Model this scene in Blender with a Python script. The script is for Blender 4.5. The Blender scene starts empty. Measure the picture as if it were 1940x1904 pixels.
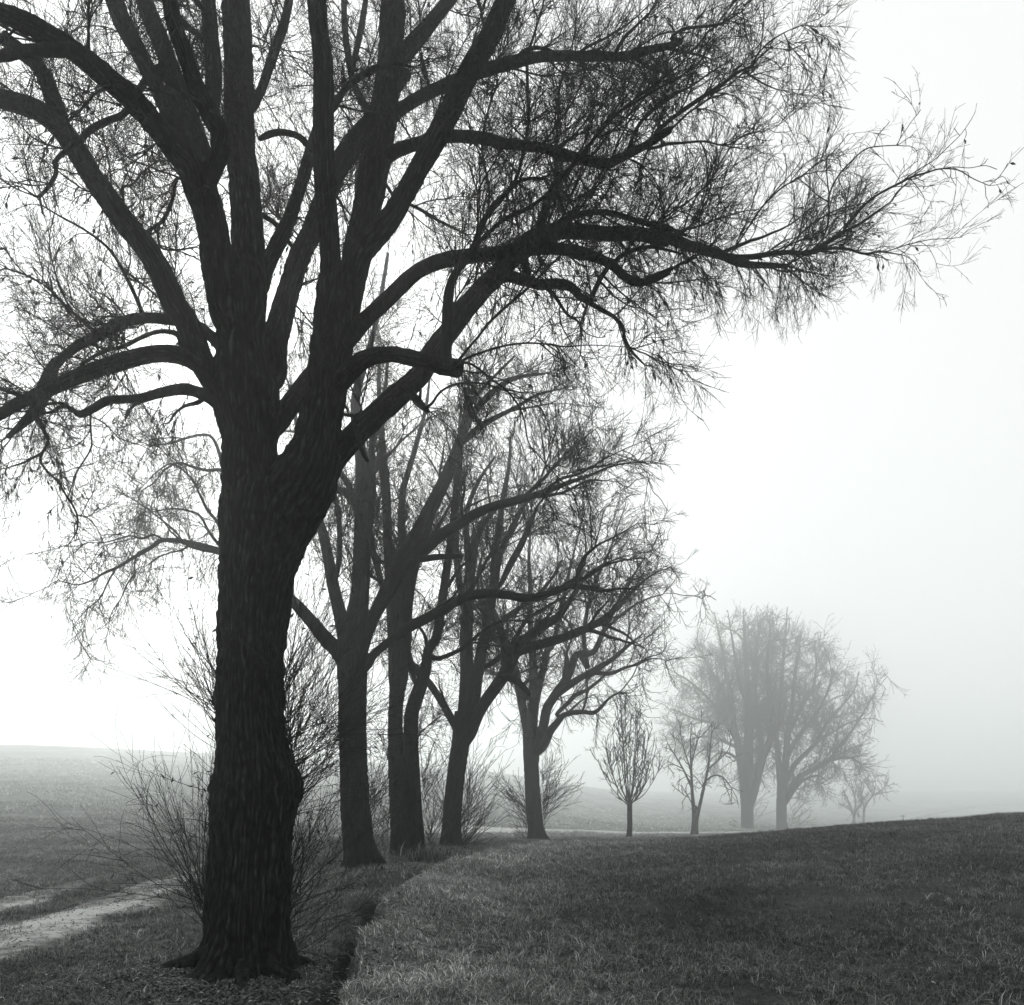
import bpy, math, random
import numpy as np

# ------------------------------------------------------------------ camera, world, sun, exposure
SC = bpy.context.scene
COL = SC.collection
EYE = 1.6
FPX = 1500.0            # focal length in units of a 1940 px wide picture
CX, HY = 970.0, 1500.0  # where the optical axis / horizon fall in it

cam_data = bpy.data.cameras.new('camera')
cam = bpy.data.objects.new('camera', cam_data)
COL.objects.link(cam)
cam.location = (0, 0, EYE)
cam.rotation_euler = (math.radians(90), 0, 0)
cam_data.sensor_width = 36.0
cam_data.lens = FPX / 1940.0 * 36.0
cam_data.shift_y = (HY - 952.0) / 1940.0
cam_data.clip_start = 0.05
cam_data.clip_end = 4000
SC.camera = cam

SUN_EL, SUN_AZ = math.radians(30), math.radians(-20)   # azimuth measured from +Y, negative = to the left
world = bpy.data.worlds.new('World')
SC.world = world
world.use_nodes = True
nt = world.node_tree
nt.nodes.clear()
sky = nt.nodes.new('ShaderNodeTexSky')
sky.sky_type = 'NISHITA'
sky.sun_disc = False
sky.sun_elevation = SUN_EL
sky.sun_rotation = SUN_AZ
sky.dust_density = 6.0
sky.air_density = 1.0
bw = nt.nodes.new('ShaderNodeRGBToBW')          # the photograph is black and white
nt.links.new(sky.outputs[0], bw.inputs[0])
mixw = nt.nodes.new('ShaderNodeMix'); mixw.data_type = 'RGBA'
mixw.inputs['Factor'].default_value = 0.93       # closed cloud cover: mostly even
nt.links.new(bw.outputs[0], mixw.inputs['A'])
mixw.inputs['B'].default_value = (10.0, 10.17, 10.14, 1)
bg = nt.nodes.new('ShaderNodeBackground')
bg.inputs['Strength'].default_value = 0.10
nt.links.new(mixw.outputs['Result'], bg.inputs['Color'])
wo = nt.nodes.new('ShaderNodeOutputWorld')
nt.links.new(bg.outputs[0], wo.inputs['Surface'])

sun_data = bpy.data.lights.new('sun', 'SUN')
sun = bpy.data.objects.new('sun', sun_data)
COL.objects.link(sun)
sun_data.energy = 1.5
sun_data.angle = math.radians(25)
sun_data.color = (1.0, 0.99, 0.97)
sun.rotation_euler = (math.radians(90) - SUN_EL, 0, math.radians(180) - SUN_AZ)

SC.view_settings.view_transform = 'Standard'
SC.view_settings.look = 'None'
SC.view_settings.gamma = 1.0
SC.view_settings.exposure = 0.0
SC.view_settings.use_curve_mapping = False
SC.render.engine = 'CYCLES'
SC.cycles.max_bounces = 12
SC.cycles.diffuse_bounces = 2
SC.cycles.glossy_bounces = 1
SC.cycles.transmission_bounces = 1
SC.cycles.transparent_max_bounces = 4
SC.cycles.volume_bounces = 12
SC.cycles.use_denoising = True
SC.cycles.caustics_reflective = False
SC.cycles.caustics_refractive = False

HAZE_DENSITY = 0.0048

# ------------------------------------------------------------------ helpers
rng = np.random.default_rng(7)

def tag(o, label=None, cat=None, group=None, kind=None):
    if label: o['label'] = label
    if cat: o['category'] = cat
    if group: o['group'] = group
    if kind: o['kind'] = kind
    return o

def mesh_object(name, V, F, mat, parent=None, smooth=True):
    """V (n,3); F list of index arrays (k,3) and/or (k,4)."""
    me = bpy.data.meshes.new(name)
    V = np.asarray(V, dtype=np.float32)
    me.vertices.add(len(V))
    me.vertices.foreach_set('co', V.ravel())
    loops, starts, off = [], [], 0
    for f in F:
        f = np.asarray(f, dtype=np.int32)
        if len(f) == 0: continue
        k = f.shape[1]
        loops.append(f.ravel())
        starts.append(np.arange(len(f), dtype=np.int32) * k + off)
        off += f.size
    loops = np.concatenate(loops); starts = np.concatenate(starts)
    me.loops.add(len(loops)); me.loops.foreach_set('vertex_index', loops)
    me.polygons.add(len(starts)); me.polygons.foreach_set('loop_start', starts)
    me.update(calc_edges=True)
    if smooth:
        me.polygons.foreach_set('use_smooth', np.ones(len(starts), dtype=bool))
    if mat: me.materials.append(mat)
    o = bpy.data.objects.new(name, me)
    COL.objects.link(o)
    if parent is not None:
        o.parent = parent
        o.matrix_parent_inverse = parent.matrix_world.inverted()
    return o

def empty(name, loc):
    o = bpy.data.objects.new(name, None)
    COL.objects.link(o)
    o.location = loc
    o.empty_display_size = 0.3
    bpy.context.view_layer.update()
    return o

# value noise, vectorised
_perm = np.random.default_rng(3).random(65536)
def _h(ix, iy, iz):
    return _perm[(ix * 73856093 ^ iy * 19349663 ^ iz * 83492791) & 65535]
def vnoise(x, y, z):
    x, y, z = np.broadcast_arrays(np.asarray(x, float), np.asarray(y, float), np.asarray(z, float))
    ix, iy, iz = (np.floor(a).astype(np.int64) for a in (x, y, z))
    fx, fy, fz = x - ix, y - iy, z - iz
    fx, fy, fz = (a * a * (3 - 2 * a) for a in (fx, fy, fz))
    def c(a, b, d): return _h(ix + a, iy + b, iz + d)
    x00 = c(0,0,0)*(1-fx)+c(1,0,0)*fx; x10 = c(0,1,0)*(1-fx)+c(1,1,0)*fx
    x01 = c(0,0,1)*(1-fx)+c(1,0,1)*fx; x11 = c(0,1,1)*(1-fx)+c(1,1,1)*fx
    y0 = x00*(1-fy)+x10*fy; y1 = x01*(1-fy)+x11*fy
    return (y0*(1-fz)+y1*fz)*2-1

# ------------------------------------------------------------------ materials
def principled(name, rough=0.9, spec=0.2):
    m = bpy.data.materials.new(name); m.use_nodes = True
    b = m.node_tree.nodes['Principled BSDF']
    b.inputs['Roughness'].default_value = rough
    b.inputs['Specular IOR Level'].default_value = spec
    return m, m.node_tree, b

def ramp(t, stops):
    r = t.nodes.new('ShaderNodeValToRGB')
    e = r.color_ramp.elements
    e[0].position, e[0].color = stops[0][0], stops[0][1] + (1,)
    e[1].position, e[1].color = stops[-1][0], stops[-1][1] + (1,)
    for p, c in stops[1:-1]:
        n = e.new(p); n.color = c + (1,)
    return r

def coords(t, scale):
    g = t.nodes.new('ShaderNodeNewGeometry')
    mp = t.nodes.new('ShaderNodeMapping')
    mp.inputs['Scale'].default_value = scale
    t.links.new(g.outputs['Position'], mp.inputs['Vector'])
    return mp

def make_bark(name, lo, hi, scale, bump):
    m, t, b = principled(name, 0.95, 0.12)
    mp = coords(t, (scale, scale, scale * 0.16))
    n = t.nodes.new('ShaderNodeTexNoise'); n.inputs['Scale'].default_value = 1.0
    n.inputs['Detail'].default_value = 7; n.inputs['Roughness'].default_value = 0.65
    t.links.new(mp.outputs[0], n.inputs['Vector'])
    r = ramp(t, [(0.36, lo), (0.55, tuple((a+c)/2 for a, c in zip(lo, hi))), (0.72, hi)])
    t.links.new(n.outputs['Fac'], r.inputs[0])
    at = t.nodes.new('ShaderNodeAttribute'); at.attribute_name = 'ridge'   # weathered grey ridges; crease shade painted into the furrow colour
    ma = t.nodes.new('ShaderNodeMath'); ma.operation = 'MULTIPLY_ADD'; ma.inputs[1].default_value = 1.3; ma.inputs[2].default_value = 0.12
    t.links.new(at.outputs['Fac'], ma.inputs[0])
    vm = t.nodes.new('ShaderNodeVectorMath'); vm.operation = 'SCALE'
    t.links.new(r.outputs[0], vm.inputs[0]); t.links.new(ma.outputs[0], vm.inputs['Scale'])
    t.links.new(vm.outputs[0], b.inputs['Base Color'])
    bp = t.nodes.new('ShaderNodeBump'); bp.inputs['Strength'].default_value = 0.8
    bp.inputs['Distance'].default_value = bump
    t.links.new(n.outputs['Fac'], bp.inputs['Height'])
    t.links.new(bp.outputs[0], b.inputs['Normal'])
    return m

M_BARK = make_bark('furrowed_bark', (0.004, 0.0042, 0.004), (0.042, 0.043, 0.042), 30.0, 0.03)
M_BARK_FAR = make_bark('dark_bark', (0.008, 0.0082, 0.008), (0.03, 0.031, 0.03), 9.0, 0.03)
M_TWIG, _t, _b = principled('twig_bark', 0.8, 0.1); _b.inputs['Base Color'].default_value = (0.014, 0.0145, 0.014, 1)
M_LEAF, _t, _b = principled('withered_leaf', 0.8, 0.1); _b.inputs['Base Color'].default_value = (0.03, 0.031, 0.03, 1)

def make_ground():
    m, t, b = principled('meadow_soil', 1.0, 0.05)
    mp = coords(t, (1, 1, 1))
    n1 = t.nodes.new('ShaderNodeTexNoise'); n1.inputs['Scale'].default_value = 0.55; n1.inputs['Detail'].default_value = 9; n1.inputs['Roughness'].default_value = 0.72
    n2 = t.nodes.new('ShaderNodeTexNoise'); n2.inputs['Scale'].default_value = 26.0; n2.inputs['Detail'].default_value = 6; n2.inputs['Roughness'].default_value = 0.8
    for n in (n1, n2): t.links.new(mp.outputs[0], n.inputs['Vector'])
    mx = t.nodes.new('ShaderNodeMix'); mx.data_type = 'FLOAT'; mx.inputs[0].default_value = 0.5
    t.links.new(n1.outputs['Fac'], mx.inputs[2]); t.links.new(n2.outputs['Fac'], mx.inputs[3])
    r = ramp(t, [(0.38, (0.010, 0.011, 0.0105)), (0.5, (0.034, 0.036, 0.035)), (0.62, (0.085, 0.088, 0.086))])
    t.links.new(mx.outputs[0], r.inputs[0])
    at = t.nodes.new('ShaderNodeAttribute'); at.attribute_name = 'tone'
    vm = t.nodes.new('ShaderNodeVectorMath'); vm.operation = 'SCALE'
    t.links.new(r.outputs[0], vm.inputs[0]); t.links.new(at.outputs['Fac'], vm.inputs['Scale'])
    t.links.new(vm.outputs[0], b.inputs['Base Color'])
    bp = t.nodes.new('ShaderNodeBump'); bp.inputs['Strength'].default_value = 0.9; bp.inputs['Distance'].default_value = 0.05
    t.links.new(mx.outputs[0], bp.inputs['Height']); t.links.new(bp.outputs[0], b.inputs['Normal'])
    return m
M_GROUND = make_ground()

def make_track():
    m, t, b = principled('pale_gravel', 0.95, 0.1)
    mp = coords(t, (1, 1, 1))
    n1 = t.nodes.new('ShaderNodeTexNoise'); n1.inputs['Scale'].default_value = 1.9; n1.inputs['Detail'].default_value = 8; n1.inputs['Roughness'].default_value = 0.75
    t.links.new(mp.outputs[0], n1.inputs['Vector'])
    n1.inputs['Scale'].default_value = 4.5; n1.inputs['Roughness'].default_value = 0.82
    at = t.nodes.new('ShaderNodeAttribute'); at.attribute_name = 'worn'
    ma = t.nodes.new('ShaderNodeMath'); ma.operation = 'MULTIPLY_ADD'; ma.inputs[1].default_value = 0.34
    t.links.new(at.outputs['Fac'], ma.inputs[0]); t.links.new(n1.outputs['Fac'], ma.inputs[2])
    r = ramp(t, [(0.52, (0.030, 0.031, 0.030)), (0.66, (0.09, 0.093, 0.09)), (0.76, (0.20, 0.205, 0.20)), (0.90, (0.40, 0.41, 0.40))])
    t.links.new(ma.outputs[0], r.inputs[0]); t.links.new(r.outputs[0], b.inputs['Base Color'])
    bp = t.nodes.new('ShaderNodeBump'); bp.inputs['Strength'].default_value = 0.7; bp.inputs['Distance'].default_value = 0.03
    t.links.new(n1.outputs['Fac'], bp.inputs['Height']); t.links.new(bp.outputs[0], b.inputs['Normal'])
    return m
M_TRACK = make_track()

def make_blade(name, lo, hi, mid=.7):
    m, t, b = principled(name, 0.7, 0.15)
    oi = t.nodes.new('ShaderNodeObjectInfo')
    r = ramp(t, [(0.0, lo), (mid, tuple(0.7*a+0.3*c for a, c in zip(lo, hi))), (1.0, hi)])
    t.links.new(oi.outputs['Random'], r.inputs[0])
    at = t.nodes.new('ShaderNodeAttribute'); at.attribute_type = 'INSTANCER'; at.attribute_name = 'tone'
    vm = t.nodes.new('ShaderNodeVectorMath'); vm.operation = 'SCALE'
    t.links.new(r.outputs[0], vm.inputs[0]); t.links.new(at.outputs['Fac'], vm.inputs['Scale'])
    t.links.new(vm.outputs[0], b.inputs['Base Color'])
    return m
M_GRASS = make_blade('grass_blade', (0.035, 0.037, 0.035), (0.13, 0.135, 0.13))
M_STRAW = make_blade('straw_blade', (0.12, 0.124, 0.12), (0.36, 0.37, 0.36))
M_DEAD = make_blade('fallen_leaf', (0.008, 0.0085, 0.008), (0.34, 0.35, 0.34), .92)

# ------------------------------------------------------------------ terrain
T_COLS = [-700, 50, 400, 700, 950, 1200, 1500, 1890, 2600]
T_D = [3, 5, 7.3, 10, 14.5, 18.5, 24, 38, 58, 108, 150, 260, 400, 640]
T_Z = [
 [0, 0, 0, 0, 0, 0, .08, .3, 1.0, 4.0, 8.0, 19.0, 20, 20],
 [0, 0, 0, 0, 0, 0, .05, .2, .7, 3.2, 6.6, 16.7, 17.5, 17.5],
 [0, 0, 0, .02, .06, .08, .05, .1, .4, 2.6, 5.6, 14.2, 15, 15],
 [0, 0, 0, .08, .25, .22, .1, -.4, -.6, 1.0, 3.0, 11.4, 12, 12],
 [0, 0, -.02, .05, .18, .22, .1, -.75, -1.4, -1.2, -.1, 7.6, 8, 8],
 [0, 0, 0, .1, .3, .30, .02, -.73, -1.75, -3.2, -3.7, .5, 1.5, 2],
 [0, 0, .05, .2, .42, .58, .38, -.6, -1.8, -4.3, -5.4, -4.8, -2, 2],
 [0, .08, .2, .42, .72, .90, .82, -.3, -1.9, -5.0, -6.0, -5.5, -3, 2],
 [0, .1, .25, .55, .95, 1.2, 1.2, .2, -1.5, -5.0, -6.0, -5.5, -3, 2]]
_tz = np.array(T_Z, float); _tu = (np.array(T_COLS, float) - CX) / FPX; _tl = np.log(np.array(T_D, float))
DITCH = np.array([(-1.15, 4.6), (-1.40, 6.0), (-1.46, 6.9), (-1.72, 8.2), (-1.66, 9.1), (-1.88, 10.3), (-1.74, 12.0), (-1.35, 14.2), (-0.75, 16.6), (0.1, 18.6), (1.2, 20.5)])

def poly_dist(X, Y, P):
    best = np.full(X.shape, 1e9); side = np.zeros(X.shape); tt = np.zeros(X.shape)
    for i in range(len(P) - 1):
        a, b = P[i], P[i+1]; d = b - a; L2 = d @ d
        t = np.clip(((X - a[0]) * d[0] + (Y - a[1]) * d[1]) / L2, 0, 1)
        px, py = X - a[0] - t * d[0], Y - a[1] - t * d[1]
        dd = np.hypot(px, py); s = np.sign(px * d[1] - py * d[0])
        m = dd < best
        best = np.where(m, dd, best); side = np.where(m, s, side); tt = np.where(m, i + t, tt)
    return best, side, tt

def smooth_interp(i, f):
    return i + f * f * (3 - 2 * f)

def height(X, Y):
    X = np.asarray(X, float); Y = np.asarray(Y, float)
    D = np.clip(Y, 3.0, 640.0)
    u = np.clip(X / np.maximum(D, 3.0), _tu[0], _tu[-1])
    l = np.log(D)
    ui = np.clip(np.searchsorted(_tu, u) - 1, 0, len(_tu) - 2)
    li = np.clip(np.searchsorted(_tl, l) - 1, 0, len(_tl) - 2)
    fu = (u - _tu[ui]) / (_tu[ui+1] - _tu[ui]); fl = (l - _tl[li]) / (_tl[li+1] - _tl[li])
    # Catmull-Rom along the depth, linear across
    def prof(k):
        p1, p2 = _tz[k, li], _tz[k, li+1]
        p0 = _tz[k, np.maximum(li-1, 0)]; p3 = _tz[k, np.minimum(li+2, len(_tl)-1)]
        return 0.5 * (2*p1 + (p2-p0)*fl + (2*p0-5*p1+4*p2-p3)*fl**2 + (3*p1-p0-3*p2+p3)*fl**3)
    z = prof(ui) * (1 - fu) + prof(ui + 1) * fu
    far = np.clip((Y - 30) / 120, 0, 1)
    z = z + 0.035 * vnoise(X*0.9, Y*0.9, 3.1) + 0.018 * vnoise(X*3.1, Y*3.1, 9.2) + far * 0.5 * vnoise(X*0.03, Y*0.03, 5.5)
    # the narrow drainage ditch beside the tree row
    near = (Y > 2) & (Y < 24) & (np.abs(X) < 8)
    if np.any(near):
        d, s, tt = poly_dist(X, Y, DITCH)
        wl = 0.11 + 0.04 * vnoise(X*2, Y*2, 1.7)
        wr = 0.10 + 0.03 * vnoise(X*2.6, Y*2.6, 4.7)
        w = np.where(s > 0, wr, wl) * (1 + .07 * np.clip(Y - 8, 0, 12))
        fade = np.clip((22.0 - Y) / 2.5, 0, 1)
        g = np.exp(-(d / w) ** 2)
        lip = np.where(s > 0, 0.15 * (1 - np.exp(-(d / wr) ** 2)) * np.exp(-(d / 1.6) ** 2), -0.03 * np.exp(-((d-.5) / 0.9) ** 2))
        z = z + near * fade * (-0.24 * g + lip)
    return z

# gravel track: two worn wheel ruts and a strip of mixed gravel between them, draped on the ground
def catmull(P, step):
    P = np.asarray(P, float)
    Q = np.vstack([2*P[0]-P[1], P, 2*P[-1]-P[-2]])
    out = []
    for i in range(1, len(Q)-2):
        p0, p1, p2, p3 = Q[i-1], Q[i], Q[i+1], Q[i+2]
        n = max(1, int(math.ceil(np.linalg.norm((p2-p1)[:3 if P.shape[1] > 3 else P.shape[1]]) / step)))
        t = np.arange(n)[:, None] / n
        out.append(0.5*(2*p1 + (p2-p0)*t + (2*p0-5*p1+4*p2-p3)*t**2 + (3*p1-p0-3*p2+p3)*t**3))
    out.append(P[-1:])
    return np.vstack(out)

TRACK = [(-5.3, 2.0), (-5.7, 6.0), (-6.1, 9), (-6.4, 11.5), (-6.62, 14), (-7.0, 20), (-7.6, 30), (-6.4, 46), (-2.0, 61), (8, 71), (18, 84), (35, 108), (58, 140), (90, 190), (130, 250), (190, 330)]
TC = catmull(TRACK, 0.35)
def axis(lo, hi, centre_lo, centre_hi, step, grow=1.06):
    a = list(np.arange(centre_lo, centre_hi, step))
    s, x = step, centre_hi
    while x < hi: a.append(x); s *= grow; x += s
    a.append(hi)
    s, x, left = step, centre_lo, []
    while x > lo: s *= grow; x -= s; left.append(max(x, lo))
    return np.array(left[::-1] + a)

gx = np.concatenate([axis(-640, -2.8, -8, -2.9, 0.11, 1.05), np.arange(-2.75, 1.0, 0.05), axis(1.05, 640, 1.06, 9, 0.13, 1.05)[1:]])
gy = axis(-60, 640, 4.5, 18, 0.095, 1.035)
GX, GY = np.meshgrid(gx, gy)
GZ = height(GX, GY)
V = np.stack([GX.ravel(), GY.ravel(), GZ.ravel()], 1)
nx, ny = len(gx), len(gy)
ii = (np.arange(ny-1)[:, None] * nx + np.arange(nx-1)[None, :]).ravel()
F = np.stack([ii, ii+1, ii+1+nx, ii+nx], 1)
def tone_at(X, Y):
    # how pale the sward is, distant mist painted in: long pale grass right of the ditch, dark grazed slope, pale arable field across the track
    d, s, tt = poly_dist(X, Y, DITCH)
    pale = np.where(s > 0, np.exp(-(np.maximum(d-.3, 0) / 1.9) ** 2) * 2.1 * np.clip((28-Y)/8, 0, 1), .6 * np.exp(-(d/1.8)**2))
    j = TC[np.searchsorted(TC[:, 1], Y).clip(0, len(TC)-1), 0]
    fld = np.clip((j - X - 1.2) / 1.5, 0, 1) 
    haze_pale = np.clip((Y - 34) / 26, 0, 1)
    t = 0.98 + pale + np.maximum(fld * (.5 + 1.9 * np.clip((Y - 12)/60, 0, 1)), haze_pale * 1.6 + np.clip((Y - 90) / 200, 0, 1) * 7.5)  # distance mist put into the colour: ground is painted paler further off
    t = t * (1 + 0.30 * vnoise(X*.45, Y*.45, 21.0) + .22 * vnoise(X*1.3, Y*1.3, 2.0))
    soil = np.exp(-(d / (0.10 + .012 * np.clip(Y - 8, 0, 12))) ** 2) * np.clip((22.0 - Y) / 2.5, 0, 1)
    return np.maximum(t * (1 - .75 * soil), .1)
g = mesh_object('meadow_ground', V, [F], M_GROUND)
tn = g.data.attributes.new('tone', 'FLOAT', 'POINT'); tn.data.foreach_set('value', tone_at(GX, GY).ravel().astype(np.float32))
tag(g, 'rolling meadow ground with short dark grass', kind='structure')
print('ground quads', len(F))

tang = np.gradient(TC, axis=0); tang /= np.linalg.norm(tang, axis=1)[:, None]
nrm = np.stack([tang[:, 1], -tang[:, 0]], 1)
def strip(name, off, half, seed, label, far_wide=True):
    k = 9
    s = np.linspace(-1, 1, k)
    dist = TC[:, 1]
    edge = half * (1 + 0.35 * vnoise(TC[:, 0]*1.3, TC[:, 1]*1.3, seed)) * (1 + 0.012 * np.clip(dist, 0, 200)) * np.interp(dist, [0, 11, 14, 40, 54, 62, 76, 90], [1.15, 1.0, .6, .8, 1.8, 3.0, 2.4, 1.5])
    edge2 = half * (1 + 0.35 * vnoise(TC[:, 0]*1.3, TC[:, 1]*1.3, seed + 9)) * (1 + 0.012 * np.clip(dist, 0, 200)) * np.interp(dist, [0, 11, 14, 40, 54, 62, 76, 90], [1.15, 1.0, .6, .8, 1.8, 3.0, 2.4, 1.5])
    P = TC[:, None, :] + nrm[:, None, :] * (off * np.interp(dist, [50, 62, 80], [1, 1.8, 1])[:, None] + np.where(s[None, :] < 0, s[None, :] * edge[:, None], s[None, :] * edge2[:, None]))[..., None]
    X, Y = P[..., 0], P[..., 1]
    crown = 0.020 * (1 - np.abs(s[None, :])**3) + 0.0
    Z = height(X, Y) + crown + 0.006 + np.clip((Y - 40) / 100, 0, 1) * 0.10
    V = np.stack([X, Y, Z], -1).reshape(-1, 3)
    n = len(TC)
    ii = (np.arange(n-1)[:, None] * k + np.arange(k-1)[None, :]).ravel()
    F = np.stack([ii, ii+1, ii+1+k, ii+k], 1)
    o = mesh_object(name, V, [F], M_TRACK)
    wa = o.data.attributes.new('worn', 'FLOAT', 'POINT')
    wear = np.interp(Y, [0, 11, 13.5, 18, 40, 52, 400], [1.0, 1.0, .45, .2, .3, 1.35, 1.35])
    wa.data.foreach_set('value', (wear * (1 - s[None, :]**2) ** .7 + .3 * vnoise(X*.8, Y*.5, 30 + seed) + .45 * vnoise(X*2.6, Y*1.3, 33 + seed)).ravel().astype(np.float32))
    return tag(o, label, kind='structure')
strip('gravel_track', 0.72, 0.62, 2.0, 'pale gravel wheel rut of the farm track, the one nearer the big tree')
strip('gravel_track', -0.80, 0.42, 7.0, 'pale gravel wheel rut of the farm track, the one nearer the open field')

# ------------------------------------------------------------------ tube building
def tubes(P, R, sides, lumps=0.0, cap=False):
    """P (N,n,3), R (N,n): all tubes share n; returns V, F"""
    N, n, _ = P.shape
    T = np.empty_like(P)
    T[:, 1:-1] = P[:, 2:] - P[:, :-2]; T[:, 0] = P[:, 1]-P[:, 0]; T[:, -1] = P[:, -1]-P[:, -2]
    T /= np.maximum(np.linalg.norm(T, axis=2, keepdims=True), 1e-9)
    ref = np.zeros_like(T); ref[..., 0] = 0.31; ref[..., 1] = 0.95; ref[..., 2] = 0.05
    A = np.cross(T, ref); A /= np.maximum(np.linalg.norm(A, axis=2, keepdims=True), 1e-6)
    B = np.cross(T, A)
    th = np.arange(sides) * 2 * math.pi / sides
    rr = R[:, :, None] * np.ones((1, 1, sides))
    off = A[:, :, None, :] * (np.cos(th)[None, None, :, None]) + B[:, :, None, :] * (np.sin(th)[None, None, :, None])
    if lumps:
        q = P[:, :, None, :] + off * rr[..., None]
        f = 2.2 / np.maximum(R.mean(), 0.02) * 0.4
        rr = rr * (1 + lumps * vnoise(q[..., 0]*f, q[..., 1]*f, q[..., 2]*f*0.6))
    V = (P[:, :, None, :] + off * rr[..., None]).reshape(-1, 3)
    base = (np.arange(N)[:, None, None] * n * sides + np.arange(n-1)[None, :, None] * sides)
    k = np.arange(sides)[None, None, :]; k2 = (k + 1) % sides
    F = np.stack([base + k, base + k2, base + sides + k2, base + sides + k], -1).reshape(-1, 4)
    return V, F

def merge(parts):
    Vs, Fs, off = [], [], 0
    for V, F in parts:
        Vs.append(V); Fs.append(F + off); off += len(V)
    return np.vstack(Vs), [np.vstack(Fs)]

def norm(a): return a / np.maximum(np.linalg.norm(a, axis=-1, keepdims=True), 1e-9)

def grow(S, Dr, L, r0, nseg, wob, trop, tipr, rg, curl=0.0):
    """grow N shoots: S start, Dr direction, L length, r0 base radius; trop (3,) or (N,3) pull per shoot"""
    N = len(S)
    P = np.empty((N, nseg+1, 3)); P[:, 0] = S
    d = norm(Dr); step = (L / nseg)[:, None]
    bend = rg.normal(0, curl, (N, 3)) if curl else 0
    for i in range(nseg):
        d = norm(d + rg.normal(0, wob, (N, 3)) + (trop + bend) / nseg)
        P[:, i+1] = P[:, i] + d * step
    t = np.linspace(0, 1, nseg+1)[None, :]
    R = tipr + (r0[:, None] - tipr) * (1 - t) ** 0.9
    return P, R

def spawn(P, R, per_len, rg, t0=0.15, t1=1.0, angle=(0.5, 1.0), rmax=1e9):
    """pick starting points along polylines P with per_len children per metre"""
    seg = np.linalg.norm(P[:, 1:] - P[:, :-1], axis=2)
    Lt = seg.sum(1)
    n = np.maximum(0, np.floor(Lt * (t1 - t0) * per_len + rg.random(len(P)))).astype(int)
    idx = np.repeat(np.arange(len(P)), n)
    if len(idx) == 0: return None
    t = t0 + (t1 - t0) * rg.random(len(idx))
    k = P.shape[1] - 1
    f = t * k; i = np.minimum(f.astype(int), k - 1); f = f - i
    S = P[idx, i] * (1 - f[:, None]) + P[idx, i+1] * f[:, None]
    r = R[idx, i] * (1 - f) + R[idx, i+1] * f
    tan = norm(P[idx, i+1] - P[idx, i])
    q = norm(np.cross(tan, rg.normal(0, 1, (len(idx), 3))))
    a = angle[0] + (angle[1] - angle[0]) * rg.random(len(idx))
    Dr = tan * np.cos(a)[:, None] + q * np.sin(a)[:, None]
    keep = r < rmax
    return S[keep], Dr[keep], r[keep], t[keep], idx[keep]

def scatter(name, label, pts, yaw, tilt, scl, protos, tone=None, rot=None, parent=None):
    me = bpy.data.meshes.new(name)
    me.vertices.add(len(pts)); me.vertices.foreach_set('co', np.asarray(pts, np.float32).ravel())
    ra = me.attributes.new('rot', 'FLOAT_VECTOR', 'POINT')
    if rot is None: rot = np.stack([tilt*np.cos(yaw*7), tilt*np.sin(yaw*5), yaw], 1)
    ra.data.foreach_set('vector', np.asarray(rot, np.float32).ravel())
    ta = me.attributes.new('tone', 'FLOAT', 'POINT'); ta.data.foreach_set('value', (np.ones(len(pts)) if tone is None else tone).astype(np.float32))
    sa = me.attributes.new('scl', 'FLOAT', 'POINT'); sa.data.foreach_set('value', scl.astype(np.float32))
    o = bpy.data.objects.new(name, me); COL.objects.link(o)
    if parent is not None:
        o.parent = parent
    pc = bpy.data.collections.new(name + '_kinds')
    for p in protos: pc.objects.link(p)
    ng = bpy.data.node_groups.new(name, 'GeometryNodeTree')
    ng.interface.new_socket('Geometry', in_out='INPUT', socket_type='NodeSocketGeometry')
    ng.interface.new_socket('Geometry', in_out='OUTPUT', socket_type='NodeSocketGeometry')
    N = ng.nodes; gi = N.new('NodeGroupInput'); go = N.new('NodeGroupOutput')
    ci = N.new('GeometryNodeCollectionInfo'); ci.inputs['Collection'].default_value = pc
    ci.inputs['Separate Children'].default_value = True; ci.inputs['Reset Children'].default_value = True
    ip = N.new('GeometryNodeInstanceOnPoints'); ip.inputs['Pick Instance'].default_value = True
    a1 = N.new('GeometryNodeInputNamedAttribute'); a1.data_type = 'FLOAT_VECTOR'; a1.inputs['Name'].default_value = 'rot'
    a2 = N.new('GeometryNodeInputNamedAttribute'); a2.data_type = 'FLOAT'; a2.inputs['Name'].default_value = 'scl'
    rn = N.new('FunctionNodeRandomValue'); rn.data_type = 'INT'
    rn.inputs['Min'].default_value = 0; rn.inputs['Max'].default_value = len(protos) - 1
    lk = ng.links.new
    lk(gi.outputs[0], ip.inputs['Points']); lk(ci.outputs[0], ip.inputs['Instance'])
    lk([s for s in rn.outputs if s.type == 'INT'][0], ip.inputs['Instance Index'])
    lk(a1.outputs['Attribute'], ip.inputs['Rotation']); lk(a2.outputs['Attribute'], ip.inputs['Scale'])
    lk(ip.outputs[0], go.inputs[0])
    md = o.modifiers.new('scatter', 'NODES'); md.node_group = ng
    tag(o, label, kind='stuff')
    return o

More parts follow.
